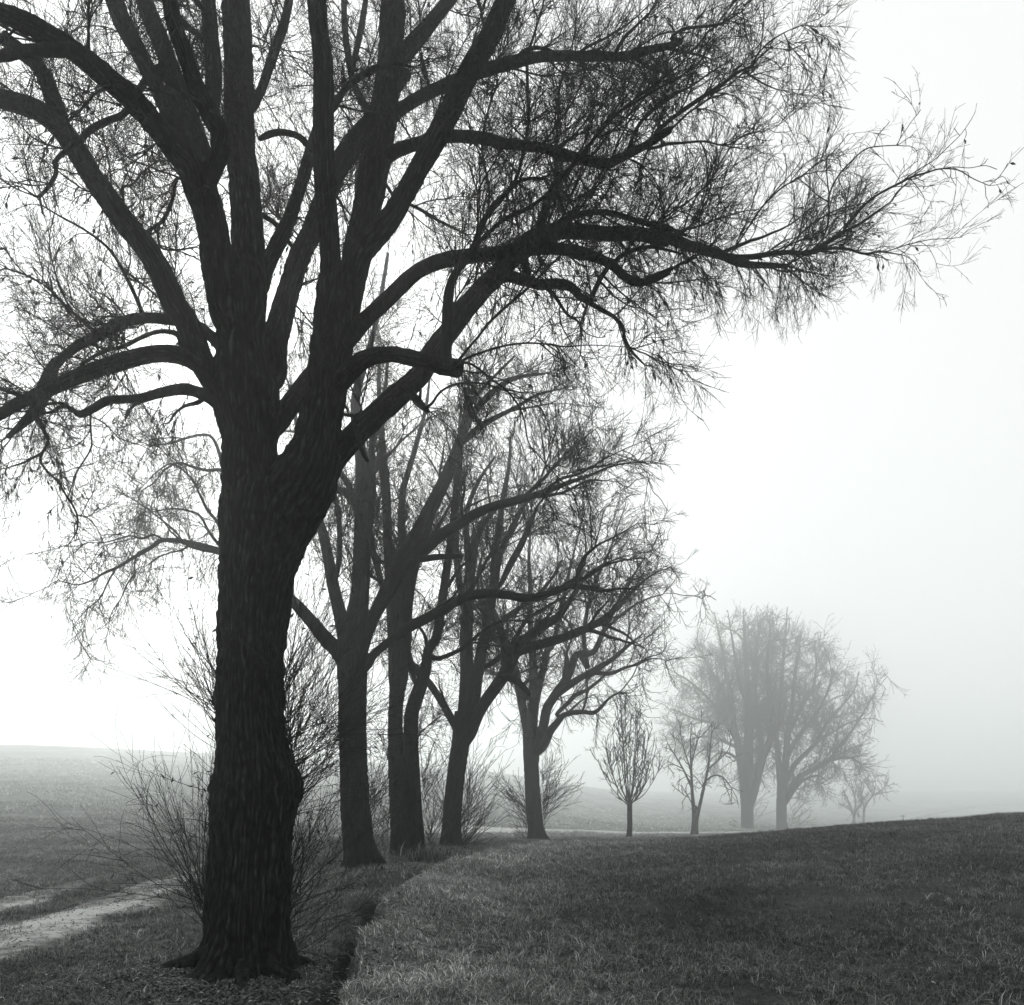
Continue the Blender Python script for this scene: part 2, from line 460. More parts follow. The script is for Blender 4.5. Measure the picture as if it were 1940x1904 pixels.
def spray_protos(u, seed, nv=8, length=62, th=1.0):
    """a few finely forked twig sprays, along +Z"""
    out = []; tip = .34 * th
    for v in range(nv):
        r = np.random.default_rng(seed * 31 + v)
        L0 = length * u * (.7 + .6 * r.random())
        P1, R1 = grow(np.zeros((1, 3)), np.array([[0, 0, 1.0]]), np.array([L0]), np.array([.52*u*th]), 5, .07, np.zeros(3), tip*u, r, .35)
        sp = spawn(P1, R1, 8.0/(100*u), r, .08, .95, (.3, .75))
        parts = [tubes(P1, R1, 3)]
        if sp is not None:
            S, Dr, rr, t, ix = sp
            P2, R2 = grow(S, Dr, L0 * (.25 + .5*r.random(len(S))) * (1.15 - .6*t), np.full(len(S), .42*u*th), 3, .09, np.array([0, 0, .15]), tip*u*.9, r, .5)
            parts.append(tubes(P2, R2, 3))
            sp = spawn(P2, R2, 3.5/(100*u), r, .2, .9, (.35, .8))
            if sp is not None:
                S, Dr, rr, t, ix = sp
                P3, R3 = grow(S, Dr, L0 * (.10 + .16*r.random(len(S))), np.full(len(S), .35*u*th), 2, .1, np.zeros(3), tip*u*.9, r, .3)
                parts.append(tubes(P3, R3, 3))
        V, F = merge(parts)
        o = mesh_object('twig_spray', V, F, M_TWIG, smooth=False)
        COL.objects.unlink(o); out.append(o)
    return out

def dir_euler(D):
    D = norm(D)
    return np.stack([np.zeros(len(D)), np.arccos(np.clip(D[:, 2], -1, 1)), np.arctan2(D[:, 1], D[:, 0])], 1)

# ------------------------------------------------------------------ tree builder
# coordinate frames of my own enlarged views of the photograph -> 1940 px picture
def fr(z, x, y):
    if z == 1: return x/2.748, y/2.748
    if z == 2: return x/2.748 + 577.4, y/2.748
    if z == 3: return x/2.6877 + 1218.9, y/2.6877
    if z == 4: return x/2.748, y/2.748 + 609.4
    if z == 5: return x/2.748 + 545.3, y/2.748 + 609.4
    if z == 6: return x/2.748 + 545.3, y/2.748 + 1211.2
    if z == 7: return x/2.748 + 1058.5, y/2.748 + 1058.5
    return x, y
SCALE = {0: 1, 1: 2.748, 2: 2.748, 3: 2.6877, 4: 2.748, 5: 2.748, 6: 2.748, 7: 2.748}
def L(parent, spread, *pts):
    """limb: parent key, how far (m at 7.3 m) its tip leans away from (+) or towards (-) the viewer; pts = z, x, y, w ..."""
    out = []; z = 0
    for p in pts:
        if isinstance(p, int): z = p; continue
        x, y = fr(z, p[0], p[1]); out.append((x, y, p[2] / SCALE[z]))
    return dict(parent=parent, spread=spread, pts=out)

def to_world(px, D):
    X = (px[..., 0] - CX) / FPX * D; Z = EYE - (px[..., 1] - HY) / FPX * D
    return np.stack([X, D, Z], -1)

def build_limbs(limbs, D0):
    done = {}
    for k, lb in limbs.items():
        p = np.array(lb['pts'], float)
        d0 = 0.0
        if lb['parent']:
            q = done[lb['parent']]['px']; dd = done[lb['parent']]['dep']
            j = np.argmin(np.hypot(q[:, 0]-p[0, 0], q[:, 1]-p[0, 1])); d0 = dd[j]
            back = max(p[0, 2] * 0.9, 3.0); jj = j
            arc = 0.0
            while jj > 0 and arc < back: arc += np.hypot(*(q[jj] - q[jj-1])); jj -= 1
            pw = done[lb['parent']]['pw'][jj]
            w0 = min(p[0, 2], pw * 0.75)
            p = np.vstack([[q[jj, 0], q[jj, 1], w0], p])
            if np.hypot(p[0, 0]-p[1, 0], p[0, 1]-p[1, 1]) < 2: p = p[1:]
        c = catmull(p, 9.0 * (1 if D0 < 10 else 0.7))
        seg = np.r_[0, np.cumsum(np.hypot(*(c[1:, :2]-c[:-1, :2]).T))]; t = seg / seg[-1]
        dep = d0 + lb['spread'] * D0 / 7.3 * t ** 1.1
        dep = dep + 0.004 * D0 * vnoise(t * 5 + len(done) * 3.7, 0.5, 0.5)
        Dd = D0 + dep
        P = to_world(c[:, :2], Dd)
        R = np.maximum(c[:, 2], 1.2) * 0.5 / FPX * Dd
        done[k] = dict(pw=np.maximum(c[:, 2], 1.2), px=c[:, :2], dep=dep, P=P, R=R, t=t)
    return done

def limb_mesh(d, sides, lumps):
    V, F = tubes(d['P'][None], d['R'][None], sides, lumps)
    # rounded end
    c = d['P'][-1] + norm(d['P'][-1] - d['P'][-2]) * d['R'][-1] * 0.7
    n0 = len(V) - sides
    V = np.vstack([V, c[None]])
    tri = np.stack([n0 + np.arange(sides), n0 + (np.arange(sides) + 1) % sides, np.full(sides, len(V) - 1)], 1)
    return V, [F, tri]

def trunk_mesh(d, sides, furrow, flare, seed, burls=()):
    """trunk with furrowed bark and root flare, as real relief"""
    P, R = d['P'], d['R']
    P = catmull(np.column_stack([P, R]), (0.030 * np.clip(P[0, 1] / 7.3, 1, 3)) if furrow > 0.01 else 0.12); R = P[:, 3]; P = P[:, :3]
    n = len(P)
    th = np.arange(sides) * 2 * math.pi / sides
    T = norm(np.gradient(P, axis=0)); ref = np.array([0.0, 1.0, 0.0])
    A = norm(np.cross(T, ref)); B = np.cross(T, A)
    h = np.r_[0, np.cumsum(np.linalg.norm(P[1:]-P[:-1], axis=1))]
    H, TH = np.meshgrid(h, th, indexing='ij')
    cx, cy = np.cos(TH), np.sin(TH)
    warp = 1.1 * vnoise(cx*2.2+seed, cy*2.2, H*1.6) + 0.6 * vnoise(cx*5+seed, cy*5, H*5)
    nr = int(max(7, round(25 * R.mean() / 0.36)))
    ridge = np.abs(np.sin(nr * TH + 1.9 * warp))
    ridge2 = np.abs(np.sin(nr * 1.6 * TH + 3.0 * warp + 2.2*vnoise(cx*3, cy*3, H*9 + seed)))
    rel = furrow * (ridge ** 0.5 * 0.7 + ridge2 ** 0.6 * 0.45 - 0.75) + furrow * 0.9 * vnoise(cx*9+seed, cy*9, H*14)
    big = R[:, None] * (0.05 * vnoise(cx*1.3+seed, cy*1.3, H*1.1) + 0.035 * vnoise(cx*2.5, cy*2.5+seed, H*2.7))
    hg = np.maximum(H - 0.12, 0)
    fl = flare * R[:, None] * np.exp(-hg / 0.20) * (0.62 + 0.38 * np.cos(6 * TH + 2.2 * vnoise(cx*1.5+seed, cy*1.5, 3.3)) + 0.3 * np.cos(3 * TH + 2))
    rr = R[:, None] + rel + big + fl
    for (bt, bz, bw, bh, amp) in burls:
        dt = (TH - bt + math.pi) % (2*math.pi) - math.pi
        zz = P[:, 2][:, None] - bz
        g_ = np.exp(-(dt / bw) ** 2 - np.where(zz < 0, (zz / (bh*.35)) ** 2, (zz / bh) ** 2))
        rr = rr + amp * g_ * (1 + .5 * vnoise(cx*7+seed, cy*7, H*12))
    V = P[:, None, :] + (A[:, None, :] * cx[..., None] + B[:, None, :] * cy[..., None]) * rr[..., None]
    V = V.reshape(-1, 3)
    global RELIEF
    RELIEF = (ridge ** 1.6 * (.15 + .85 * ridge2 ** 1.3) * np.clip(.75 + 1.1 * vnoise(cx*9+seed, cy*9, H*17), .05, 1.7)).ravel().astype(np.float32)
    base = np.arange(n-1)[:, None] * sides; k = np.arange(sides)[None]; k2 = (k+1) % sides
    F = np.stack([base+k, base+k2, base+sides+k2, base+sides+k], -1).reshape(-1, 4)
    return V, [F]

def leaf_quads(S, Dn, size, rg):
    N = len(S)
    Dn = norm(Dn); q = norm(np.cross(Dn, rg.normal(0, 1, (N, 3))))
    s = size * (0.6 + 0.8 * rg.random(N))[:, None]
    n = np.cross(Dn, q)
    V = np.stack([S, S + Dn*s*0.5 + q*s*0.17 + n*s*0.06, S + Dn*s + n*s*0.12*rg.normal(0, 1, (N, 1)), S + Dn*s*0.5 - q*s*0.17 + n*s*0.06], 1).reshape(-1, 3)
    i = np.arange(N)[:, None] * 4
    return V, np.hstack([i, i+1, i+2, i+3])

UP = np.array([0, 0, 1.0])
def crown_twigs(limbs, D0, cfg, rg, fill=None, mult=1.0, dens=1.0, reach=None, spray_len=60):
    """three orders of branching from the traced limbs; lengths in 1940-px units"""
    u = D0 / FPX
    def inside(Q, slack=0.0):        # keep the shoots within the crown's own spread (metres to the side and up)
        if reach is None: return np.ones(len(Q), bool)
        top = EYE + (HY - reach[1]) * u + slack
        if reach[1] > 1000: top = top - (Q[:, 0] - 485*u) ** 2 / (480*u)      # domed crown
        return (Q[:, 0] < (reach[0] - CX) * u + slack) & (Q[:, 2] < top)
    out3, out6, tips, sprays = [], [], [], []
    limbs = dict(limbs)
    if fill:      # further boughs the photograph shows only as a tangle
        nf, lf = fill
        ks = [k for k in limbs if not cfg.get(k, {}).get('skip') and len(limbs[k]['P']) > 6]
        wts = np.array([len(limbs[k]['P']) for k in ks], float); wts /= wts.sum()
        for q in range(nf):
            k = ks[rg.choice(len(ks), p=wts)]; d = limbs[k]
            i = rg.integers(int(len(d['P'])*.3), len(d['P'])-1)
            if D0 < 10 and d['R'][i] < 5*u: continue
            tan = norm(d['P'][i] - d['P'][i-1]); pq = norm(np.cross(tan, rg.normal(0, 1, 3)))
            a = .35 + .6*rg.random()
            Pn, Rn = grow(d['P'][i][None], (tan*math.cos(a) + pq*math.sin(a) + UP*.2)[None], np.array([lf*u*(.5+.8*rg.random())]), np.array([min(d['R'][i]*.55, 5*u)]), 16, .10, UP*.1, .8*u, rg, .5)
            if not inside(Pn[0, -1:], -12*u)[0]: continue
            out6.append((Pn, Rn)); limbs['fill%d' % q] = dict(P=Pn[0], R=Rn[0])
    for k, d in limbs.items():
        o = cfg.get(k, {})
        c = dict(cfg['*']); c.update(o)
        if k.startswith('fill'): c = dict(c, n1=c['n1']*.6, len1=c['len1']*.7, tipn=2)
        if c.get('skip'): continue
        P, R = d['P'][None], d['R'][None]
        sp = spawn(P, R, mult * c['n1'] / (100 * u), rg, c.get('t0', 0.2), 1.0, c.get('a1', (0.5, 1.1)), c.get('rmax', 40) * u)
        if sp is None: continue
        S, Dr, r, t, _ = sp
        if c.get('tipn', 3):   # a few shoots continuing from the limb's end
            m = c.get('tipn', 3)
            tan = norm(P[0, -1] - P[0, -3])
            S = np.vstack([S, np.repeat(P[:, -1], m, 0)]); Dr = np.vstack([Dr, tan + rg.normal(0, .35, (m, 3))])
            r = np.r_[r, np.repeat(R[0, -1], m)]; t = np.r_[t, np.ones(m)]
        N = len(S)
        up = c.get('up', 0.5)
        Dr = Dr + UP * up * rg.random((N, 1)) * 1.3
        side = c.get('side'); 
        if side is not None: Dr = Dr + np.array(side)
        droop = rg.random(N) < c.get('droop', 0.15)
        Dr[droop, 2] = -np.abs(Dr[droop, 2]) * 0.6
        Ln = c['len1'] * u * (0.35 + 0.9 * rg.random(N)) * np.maximum(1.0 - 0.35 * t * c.get('taper', 1), .2) * np.where(droop, 0.55, 1)
        r1 = np.minimum(np.minimum(r * 0.6, Ln * 0.011), c.get('r1', 4.5) * u) + 0.35 * u
        trop = UP * np.where(droop, -0.9, c.get('trop', 0.35))[:, None]
        ns = 10
        P1, R1 = grow(S, Dr, Ln, r1, ns, 0.10, trop, 0.6*u, rg, 0.35)
        kp = inside(P1[:, -1]); P1, R1, Ln, droop, t = P1[kp], R1[kp], Ln[kp], droop[kp], t[kp]
        if not len(P1): continue
        out6.append((P1, R1))
        sp = spawn(P1, R1, mult * c['n2'] / (100 * u), rg, 0.12, 1.0, (0.35, 0.85))
        if sp is None: continue
        S, Dr, r, t, ix = sp
        N = len(S); dr = droop[ix] | (rg.random(N) < c.get('droop2', 0.12))
        Dr = Dr + UP * np.where(dr, -0.5, 0.2)[:, None]
        Ln2 = np.maximum(Ln[ix] * (0.22 + 0.35 * rg.random(N)) * (1.1 - 0.6 * t), 14 * u)
        P2, R2 = grow(S, Dr, Ln2, np.minimum(r * 0.7, 1.2*u), 5, 0.11, UP * np.where(dr, -0.9, 0.15)[:, None], 0.5*u, rg, 0.4)
        kp = inside(P2[:, -1]); P2, R2, dr = P2[kp], R2[kp], dr[kp]
        if not len(P2): continue
        out3.append((P2, R2))
        sp = spawn(P2, R2, dens * c['n3'] * .62 / (100 * u), rg, 0.05, 1.0, (0.2, 0.8))
        sq = spawn(P1, R1, dens * c['n3'] * .22 / (100 * u), rg, 0.3, 1.0, (0.3, 0.9))
        for q_, drp in ((sp, dr), (sq, droop)):
            if q_ is None: continue
            S, Dr, r, t, ix = q_
            kp = inside(S + norm(Dr) * spray_len * u * .8); S, Dr, r, t, ix = S[kp], Dr[kp], r[kp], t[kp], ix[kp]
            d3 = drp[ix]
            sprays.append((S, norm(Dr) + UP * (np.where(d3, -0.7, 0.08) + .45*max(0, c.get('up', .5) - .5))[:, None], (.45 + .75*rg.random(len(S))) * np.clip(np.where(t > .9, 1.1, 1.15-.45*t), .5, 1.2)))
            tips.append((S, norm(Dr), d3))
        tips.append((P2[:, -1], P2[:, -1]-P2[:, -2], dr))
    parts = [tubes(P, R, 4) for P, R in out6] + [tubes(P, R, 3) for P, R in out3]
    V, F = merge(parts)
    sprays = [np.concatenate([q[i] for q in sprays]) for i in range(3)]
    return V, F, tips, sprays

def sprout_fan(S, Dm, n, length, u, rg, spread=0.5, sr=1.0, run=16):
    """long whippy water shoots springing from a stretch of trunk, each with side shoots"""
    S = np.repeat(np.asarray(S)[None], n, 0) + rg.normal(0, 1, (n, 3)) * np.array([1.5, 8.0, run]) * u
    Dr = norm(np.asarray(Dm, float))[None] + rg.normal(0, spread, (n, 3)) * np.array([1, 1.3, 1])
    Dr[:, 2] = np.abs(Dr[:, 2]) * 0.9 + 0.05
    Ln = length * u * (0.35 + 0.8 * rg.random(n))
    P1, R1 = grow(S, Dr, Ln, sr * u * (.45 + .6*rg.random(n)), 10, 0.05, UP * 0.45, 0.36*u, rg, 0.45)
    out = [tubes(P1, R1, 3)]
    tips = [(P1[:, -1], P1[:, -1]-P1[:, -2]), (P1[:, 7], P1[:, 7]-P1[:, 6])]
    sp = spawn(P1, R1, 4.2/(100*u), rg, 0.3, 1.0, (0.3, 0.8))
    if sp is not None:
        S, Dr, r, t, ix = sp
        Ln2 = Ln[ix] * (0.10 + 0.30 * rg.random(len(S)))
        P2, R2 = grow(S, Dr, Ln2, np.minimum(r*.8, .6*u), 4, 0.09, UP * 0.2, 0.34*u, rg, 0.4)
        out.append(tubes(P2, R2, 3)); tips.append((P2[:, 3], P2[:, 3]-P2[:, 2]))
    return out, tips

def make_tree(name, label, cat, D0, limbs, cfg, rg, sides=14, furrow=0.0, flare=0.35, group=None, sprouts=(), bark=None, leaves=0.15, leaf=7.0, lump=0.06, burls=(), sr=0.8, fill=None, mult=1.25, spray=72, dens=1.5, thick=0.92, reach=None):
    bark = bark or M_BARK_FAR
    d = build_limbs(limbs, D0)
    u = D0 / FPX
    b = d['trunk']['P'][0]
    root = empty(name, (b[0], b[1], float(height(b[0], b[1]))))
    tag(root, label, cat, group)
    for k, v in d.items():
        big_stem = furrow > .01 and v['pw'].mean() > (24 if D0 < 10 else 16)
        if k == 'trunk' or big_stem:
            rel = min(1.0, v['pw'].mean() / 90.0)
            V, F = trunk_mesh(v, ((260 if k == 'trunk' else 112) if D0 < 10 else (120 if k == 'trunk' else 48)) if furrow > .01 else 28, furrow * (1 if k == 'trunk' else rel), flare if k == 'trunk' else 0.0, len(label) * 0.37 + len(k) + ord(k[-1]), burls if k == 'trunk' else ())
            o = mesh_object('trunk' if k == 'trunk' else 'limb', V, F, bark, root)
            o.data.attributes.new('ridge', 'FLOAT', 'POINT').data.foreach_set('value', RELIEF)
        else:
            V, F = limb_mesh(v, sides, lump)
            o = mesh_object('limb', V, F, bark, root)
            o.data.attributes.new('ridge', 'FLOAT', 'POINT').data.foreach_set('value', np.full(len(V), .25, np.float32))
    V, F, tips, sprays = crown_twigs({k: v for k, v in d.items() if k != 'trunk'}, D0, cfg, rg, fill, mult, dens, reach, spray)
    o = mesh_object('twigs', V, F, M_TWIG, root, smooth=False); o['kind'] = 'stuff'
    scatter('fine_twigs', None, sprays[0] - np.array(root.location), None, None, sprays[2], spray_protos(D0/FPX, len(label), length=spray, th=thick), rot=dir_euler(sprays[1]), parent=root)
    n_tri = len(F[0]) * 2
    if sprouts:
        allp, stips = [], []
        for (x, y, dx, dy, n, ln, spread, dep) in sprouts:
            Dd = D0 + dep
            S = to_world(np.array([x, y], float), Dd)
            o_, t_ = sprout_fan(S, (dx, 0, -dy), int(n*(1.0 if D0 < 10 else 1.5)), ln, Dd/FPX, rg, spread*1.35, sr, 24 if D0 < 10 else 14)
            allp += o_; stips += t_
        V, F = merge(allp)
        o = mesh_object('water_shoots', V, F, M_TWIG, root, smooth=False); o['kind'] = 'stuff'
        tips += [(a, b_, np.zeros(len(a), bool)) for a, b_ in stips]
        n_tri += len(F[0]) * 2
    if leaves:
        S = np.vstack([t[0] for t in tips]); Dn = np.vstack([t[1] for t in tips]); dr = np.concatenate([t[2] for t in tips])
        m = rg.random(len(S)) < np.where(dr, leaves * 2.5, leaves * 0.5) * (0.4 + 1.2 * (vnoise(S[:, 0]*1.2/u*.005, S[:, 1]*1.2, S[:, 2]*1.2/u*.005) > 0.1))
        if m.any():
            V, F = leaf_quads(S[m], norm(Dn[m]) + np.array([0, 0, -1.1]) + rg.normal(0, .3, (m.sum(), 3)), leaf*u, rg)
            o = mesh_object('withered_leaves', V, [F], M_LEAF, root, smooth=False); o['kind'] = 'stuff'
            n_tri += len(F) * 2
    print(name, 'limbs', len(d), 'twig tris', n_tri, 'sprays', len(sprays[0]))
    return root, d
# ------------------------------------------------------------------ the big near willow
big = dict(
 trunk=L(None, 0, 0, (462,1862,150), (463,1825,150), (466,1780,146), (468,1720,146), (473,1650,144), (477,1580,143), (481,1520,146), (482,1470,143), (477,1420,125), (473,1350,119), (475,1280,118), (478,1210,119), (483,1150,124), (488,1090,133), (494,1030,148), (500,975,160), (505,935,146), (508,908,80)),
 stemA=L('trunk', -0.4, 0, (482,1080,110), (478,1000,104), (475,940,100), (474,900,98), (472,840,98), (466,780,112), (464,730,118), 1, (1262,1800,235), (1248,1600,262), (1240,1480,262), (1225,1380,240)),
 a1=L('stemA', -0.7, 1, (1170,1640,130), (1135,1420,150), (1120,1250,150), (1085,1100,155), (1040,960,165), (1000,860,150)),
 a1a=L('a1', -1.6, 1, (1000,880,120), (920,790,115), (840,690,105), (740,570,110), (640,470,105), (540,385,100), (440,305,95), (330,230,90), (220,165,90), (120,110,85), (-60,40,75)),
 a1a2=L('a1a', -0.5, 1, (370,260,70), (260,262,60), (130,268,58), (-30,300,50)),
 a1b=L('a1', 0.8, 1, (1040,900,110), (960,740,90), (890,610,85), (820,460,78), (750,330,78), (690,210,85), (640,120,90), (590,-20,85), (540,-160,70)),
 a1c=L('a1', 1.5, 1, (1040,820,110), (1010,700,115), (960,560,105), (910,430,95), (870,300,90), (820,180,88), (790,110,88), (740,-30,80), (700,-180,60)),
 a1d=L('a1', -1.0, 1, (1110,900,70), (1150,720,95), (1090,590,90), (1030,470,85), (985,340,80), (940,220,78), (905,110,78), (880,-30,70), (850,-170,60)),
 a1e=L('a1d', 0.7, 1, (1105,560,70), (1112,450,76), (1112,330,76), (1100,220,74), (1090,100,72), (1080,-40,65), (1075,-170,50)),
 a1f=L('a1e', 0.6, 1, (1090,245,26), (1045,195,28), (990,150,30), (940,100,32), (880,40,28)),
 a2=L('stemA', 0.5, 1, (1300,1560,160), (1292,1350,158), (1285,1150,152), (1272,950,145), (1255,760,138), (1245,560,138), (1243,400,138), (1240,260,138), (1232,100,138), (1225,-40,125), (1220,-190,110)),
 a2b=L('a2', 0.6, 1, (1320,560,38), (1350,490,42), (1385,400,46), (1415,310,48), (1445,220,48), (1480,120,46), (1510,-30,40), (1520,-150,30)),
 a3=L('stemA', 0.9, 1, (1340,1520,90), (1385,1400,78), (1435,1290,74), (1490,1180,70), (1535,1060,62), (1575,940,58), (1610,820,58), (1650,700,60), (1700,560,50)),
 a4=L('stemA', 1.8, 1, (1420,1960,120), (1425,1800,128), (1470,1640,112), (1515,1480,104), (1560,1340,100), (1625,1200,98), (1690,1030,98), (1750,900,100), (1810,790,95), (1880,700,88), (1960,600,75), (2040,480,60), (2120,380,45)),
 a4b=L('a4', 0.8, 1, (1925,590,40), (1870,500,38), (1835,400,36), (1810,270,36), (1795,140,34), (1790,-20,28)),
 a4c=L('a4b', 0.5, 1, (1835,380,22), (1850,290,30), (1870,190,32), (1890,90,32), (1910,-40,25)),
 l1=L('stemA', -0.9, 4, (1170,420,110), (1120,330,115), (1060,220,118), (1015,110,120), (975,10,120), 1, (900,1560,118), (840,1430,118), (770,1310,115), (700,1220,112), (620,1120,110), (550,1020,108), (480,920,104), (420,820,102), (360,725,100), (290,640,98), (210,580,92), (120,545,88), (-40,500,80)),
 l1b=L('l1', -0.5, 1, (335,680,75), (300,580,82), (262,480,80), (225,390,74), (180,325,70), (110,270,65), (10,190,55)),
 l1c=L('a1b', -0.9, 1, (850,355,40), (790,380,38), (735,455,34), (690,530,30), (640,595,30), (560,630,32), (480,670,34), (415,730,28), (350,780,24), (290,840,22), (290,905,20), (250,975,18), (195,1025,14), (140,990,8)),
 l1c2=L('l1c', 0.1, 1, (205,1020,12), (215,1070,10), (222,1110,8), (236,1128,5)),
 l2=L('stemA', 0.8, 1, (1180,1830,70), (1120,1770,62), (1040,1705,56), (960,1675,54), (860,1662,52), (760,1655,52), (680,1665,54), (600,1695,58), (520,1745,52), (430,1785,46), (350,1840,42), (290,1900,40)),
 l2b=L('l2', 0.5, 4, (290,215,48), (250,290,58), (215,380,58), (190,460,60), (120,530,40), (40,600,20)),
 l3=L('l1', -0.6, 4, (1010,210,80), (950,180,82), (860,165,78), (760,175,76), (660,200,76), (560,230,74), (460,265,70), (370,300,66), (280,340,64), (180,390,62), (90,430,55), (-20,500,40)),
 l3b=L('l3', 0.7, 1, (930,1750,28), (860,1725,22), (790,1735,20), (710,1770,20), (640,1805,20), (570,1820,18), (500,1850,18), (420,1900,16)),
 l4=L('stemA', -0.5, 4, (1120,400,90), (1050,375,62), (970,352,58), (880,362,52), (800,380,48), (720,402,44), (640,405,40), (560,412,42), (490,450,40), (420,482,38), (370,455,22), (320,440,16), (270,470,14), (210,478,12), (150,500,10)),
 l4b=L('l4', -0.2, 4, (345,430,16), (290,425,14), (210,440,12), (130,470,9)),
 d1=L('l3', -0.3, 4, (200,400,44), (185,480,34), (215,540,24), (250,620,15), (222,680,14), (210,725,14), (255,790,12), (300,830,12), (335,890,11), (375,950,11), (402,1010,10), (402,1080,9), (385,1120,6), (355,1160,3)),
 d1b=L('d1', 0.2, 4, (210,690,14), (165,712,12), (120,735,10), (40,760,6)),
 d1c=L('d1', 0.2, 4, (400,1005,8), (450,1018,7), (490,1055,6), (525,1112,2.5)),
 d2=L('l4', 0.3, 4, (472,470,12), (472,560,10), (476,650,9), (440,720,8), (395,790,8), (370,870,6), (345,930,3)),
 d2b=L('d2', 0.2, 4, (470,560,6), (440,610,5), (380,650,5), (310,665,3)),
 d2c=L('l4', -0.4, 4, (470,490,8), (530,520,8), (580,565,7), (640,630,5), (700,700,3)),
 d3=L('l4', 0.5, 4, (1030,420,24), (960,440,14), (910,480,12), (880,525,9), (850,530,5)),
 l5=L('a1', 0.9, 1, (915,935,14), (905,1010,17), (880,1090,19), (845,1150,18), (800,1185,15), (740,1215,9), (700,1230,5)),
 l5b=L('l5', 0.1, 1, (830,1170,12), (822,1230,14), (835,1285,13), (870,1300,10), (940,1300,9), (1020,1285,7)),
 l6=L('l1', 0.8, 1, (640,1110,14), (642,1040,14), (640,975,14), (690,960,10), (740,900,9), (830,830,8)),
 l7=L('l2', -0.5, 1, (750,1640,22), (700,1530,20), (650,1430,18), (600,1340,16), (540,1270,13), (430,1190,12), (320,1130,10), (220,1070,8)),
 l7b=L('l2', -0.9, 1, (520,1740,20), (440,1680,18), (340,1590,16), (250,1500,14), (150,1440,10), (40,1400,8)),
 l7c=L('l7', 0.9, 1, (620,1380,12), (690,1440,12), (780,1510,10), (860,1580,8)),
 stub=L('stemB', -0.3, 1, (1690,860,30), (1620,775,36), (1560,715,32), (1500,692,30), (1440,690,30), (1390,705,32), (1350,725,20)),
 stemB=L('trunk', -0.3, 0, (498,1085,100), (520,1015,116), (548,955,122), (578,905,116), (598,850,88), (606,800,74), (615,755,72), (621,715,72), (628,670,74), (637,610,78), 1, (1765,1560,215), (1775,1470,215)),
 b1=L('stemB', -1.0, 1, (1745,1640,120), (1728,1480,108), (1722,1350,104), (1712,1200,100), (1700,1050,104), (1690,900,106), (1682,750,102), (1682,600,98), (1684,450,96), (1680,330,94), (1668,200,92), (1655,90,92), (1640,-50,85), (1630,-190,75)),
 b1b=L('b1', 0.6, 1, (1735,560,38), (1765,510,36), (1800,460,34), (1860,410,34), (1950,360,32), (2050,330,20), (2150,350,12)),
 b2=L('stemB', 0.9, 1, (1790,1620,150), (1840,1420,135), (1868,1270,140), (1905,1120,135), (1930,980,145), (1955,830,150), (1980,700,142), (2000,560,135), (2020,420,128), (2035,270,122), (2040,130,120), (2050,-30,105), (2060,-190,90)),
 b2a=L('b2', 1.1, 2, (440,360,70), (500,300,78), (570,220,76), (640,140,66), (720,40,60), (820,-80,50)),
 b3=L('stemB', 0.2, 2, (290,1330,110), (370,1230,110), (450,1130,102), (520,1010,96), (590,890,96), (650,780,104), (720,650,104), (790,510,104), (850,390,104), (905,290,100), (960,200,98), (1000,110,96), (1060,-30,85), (1130,-170,70)),
 b2b=L('b2', 0.7, 2, (430,640,70), (490,575,60), (570,525,58), (660,475,58), (760,435,62), (860,395,62), (960,358,58), (1080,325,58), (1200,298,48), (1320,292,45), (1440,292,42), (1560,296,40), (1680,290,40), (1780,262,36), (1880,242,32), (1960,215,26), 3, (140,195,15), (200,150,14), (280,137,12), (380,125,10), (500,60,5)),
 b2b2=L('b2b', -0.4, 3, (20,244,17), (110,245,15), (200,262,14), (280,280,10), (340,300,5)),
 b2b3=L('b2b2', -0.1, 3, (240,265,9), (290,215,9), (330,160,8), (380,130,6)),
 b2b4=L('b2b', -0.6, 2, (1090,315,24), (1150,262,20), (1230,250,16), (1320,280,14)),
 b2b5=L('b2b', 0.6, 2, (1400,290,14), (1480,240,13), (1580,190,10), (1700,110,8), (1800,20,5)),
 b2b6=L('b2b', -0.3, 2, (1610,285,18), (1660,200,18), (1720,140,14), (1790,70,8)),
 b2b7=L('b2b', -0.3, 2, (1700,292,16), (1790,345,14), (1880,382,9)),
 b2c=L('b2', -0.6, 2, (400,830,80), (470,790,66), (560,755,58), (660,725,56), (750,710,56), (850,712,56), (950,724,54), (1050,748,50), (1150,760,46), (1250,772,46), (1340,800,46), (1430,825,46), (1510,845,46), (1580,850,44), (1650,820,40), (1740,775,38), (1830,725,34), (1910,670,28), 3, (60,680,22), (150,600,20), (240,535,19), (330,475,18), (420,415,15), (500,358,11), (560,335,10), (572,290,8), (640,215,7), (720,165,5), (800,130,3)),
 b2c2=L('b2c', -0.8, 2, (1430,820,24), (1490,745,20), (1560,650,18), (1640,580,16), (1740,520,14), (1860,450,12), (1960,400,9)),
 b2c3=L('b2c', 0.5, 2, (1680,810,24), (1700,730,20), (1740,650,18), (1790,590,20), (1860,540,18), (1940,480,16), 3, (60,540,14), (180,470,12), (250,435,9), (340,370,7), (440,310,4)),
 b2c4=L('b2c', 0.3, 3, (505,358,9), (560,395,8), (620,430,7), (680,455,5), (712,460,3)),
 b2c5=L('b2c', 0.3, 3, (-60,748,16), (40,755,14), (120,735,13), (200,728,11), (310,720,9), (420,740,7), (520,690,5), (640,660,3)),
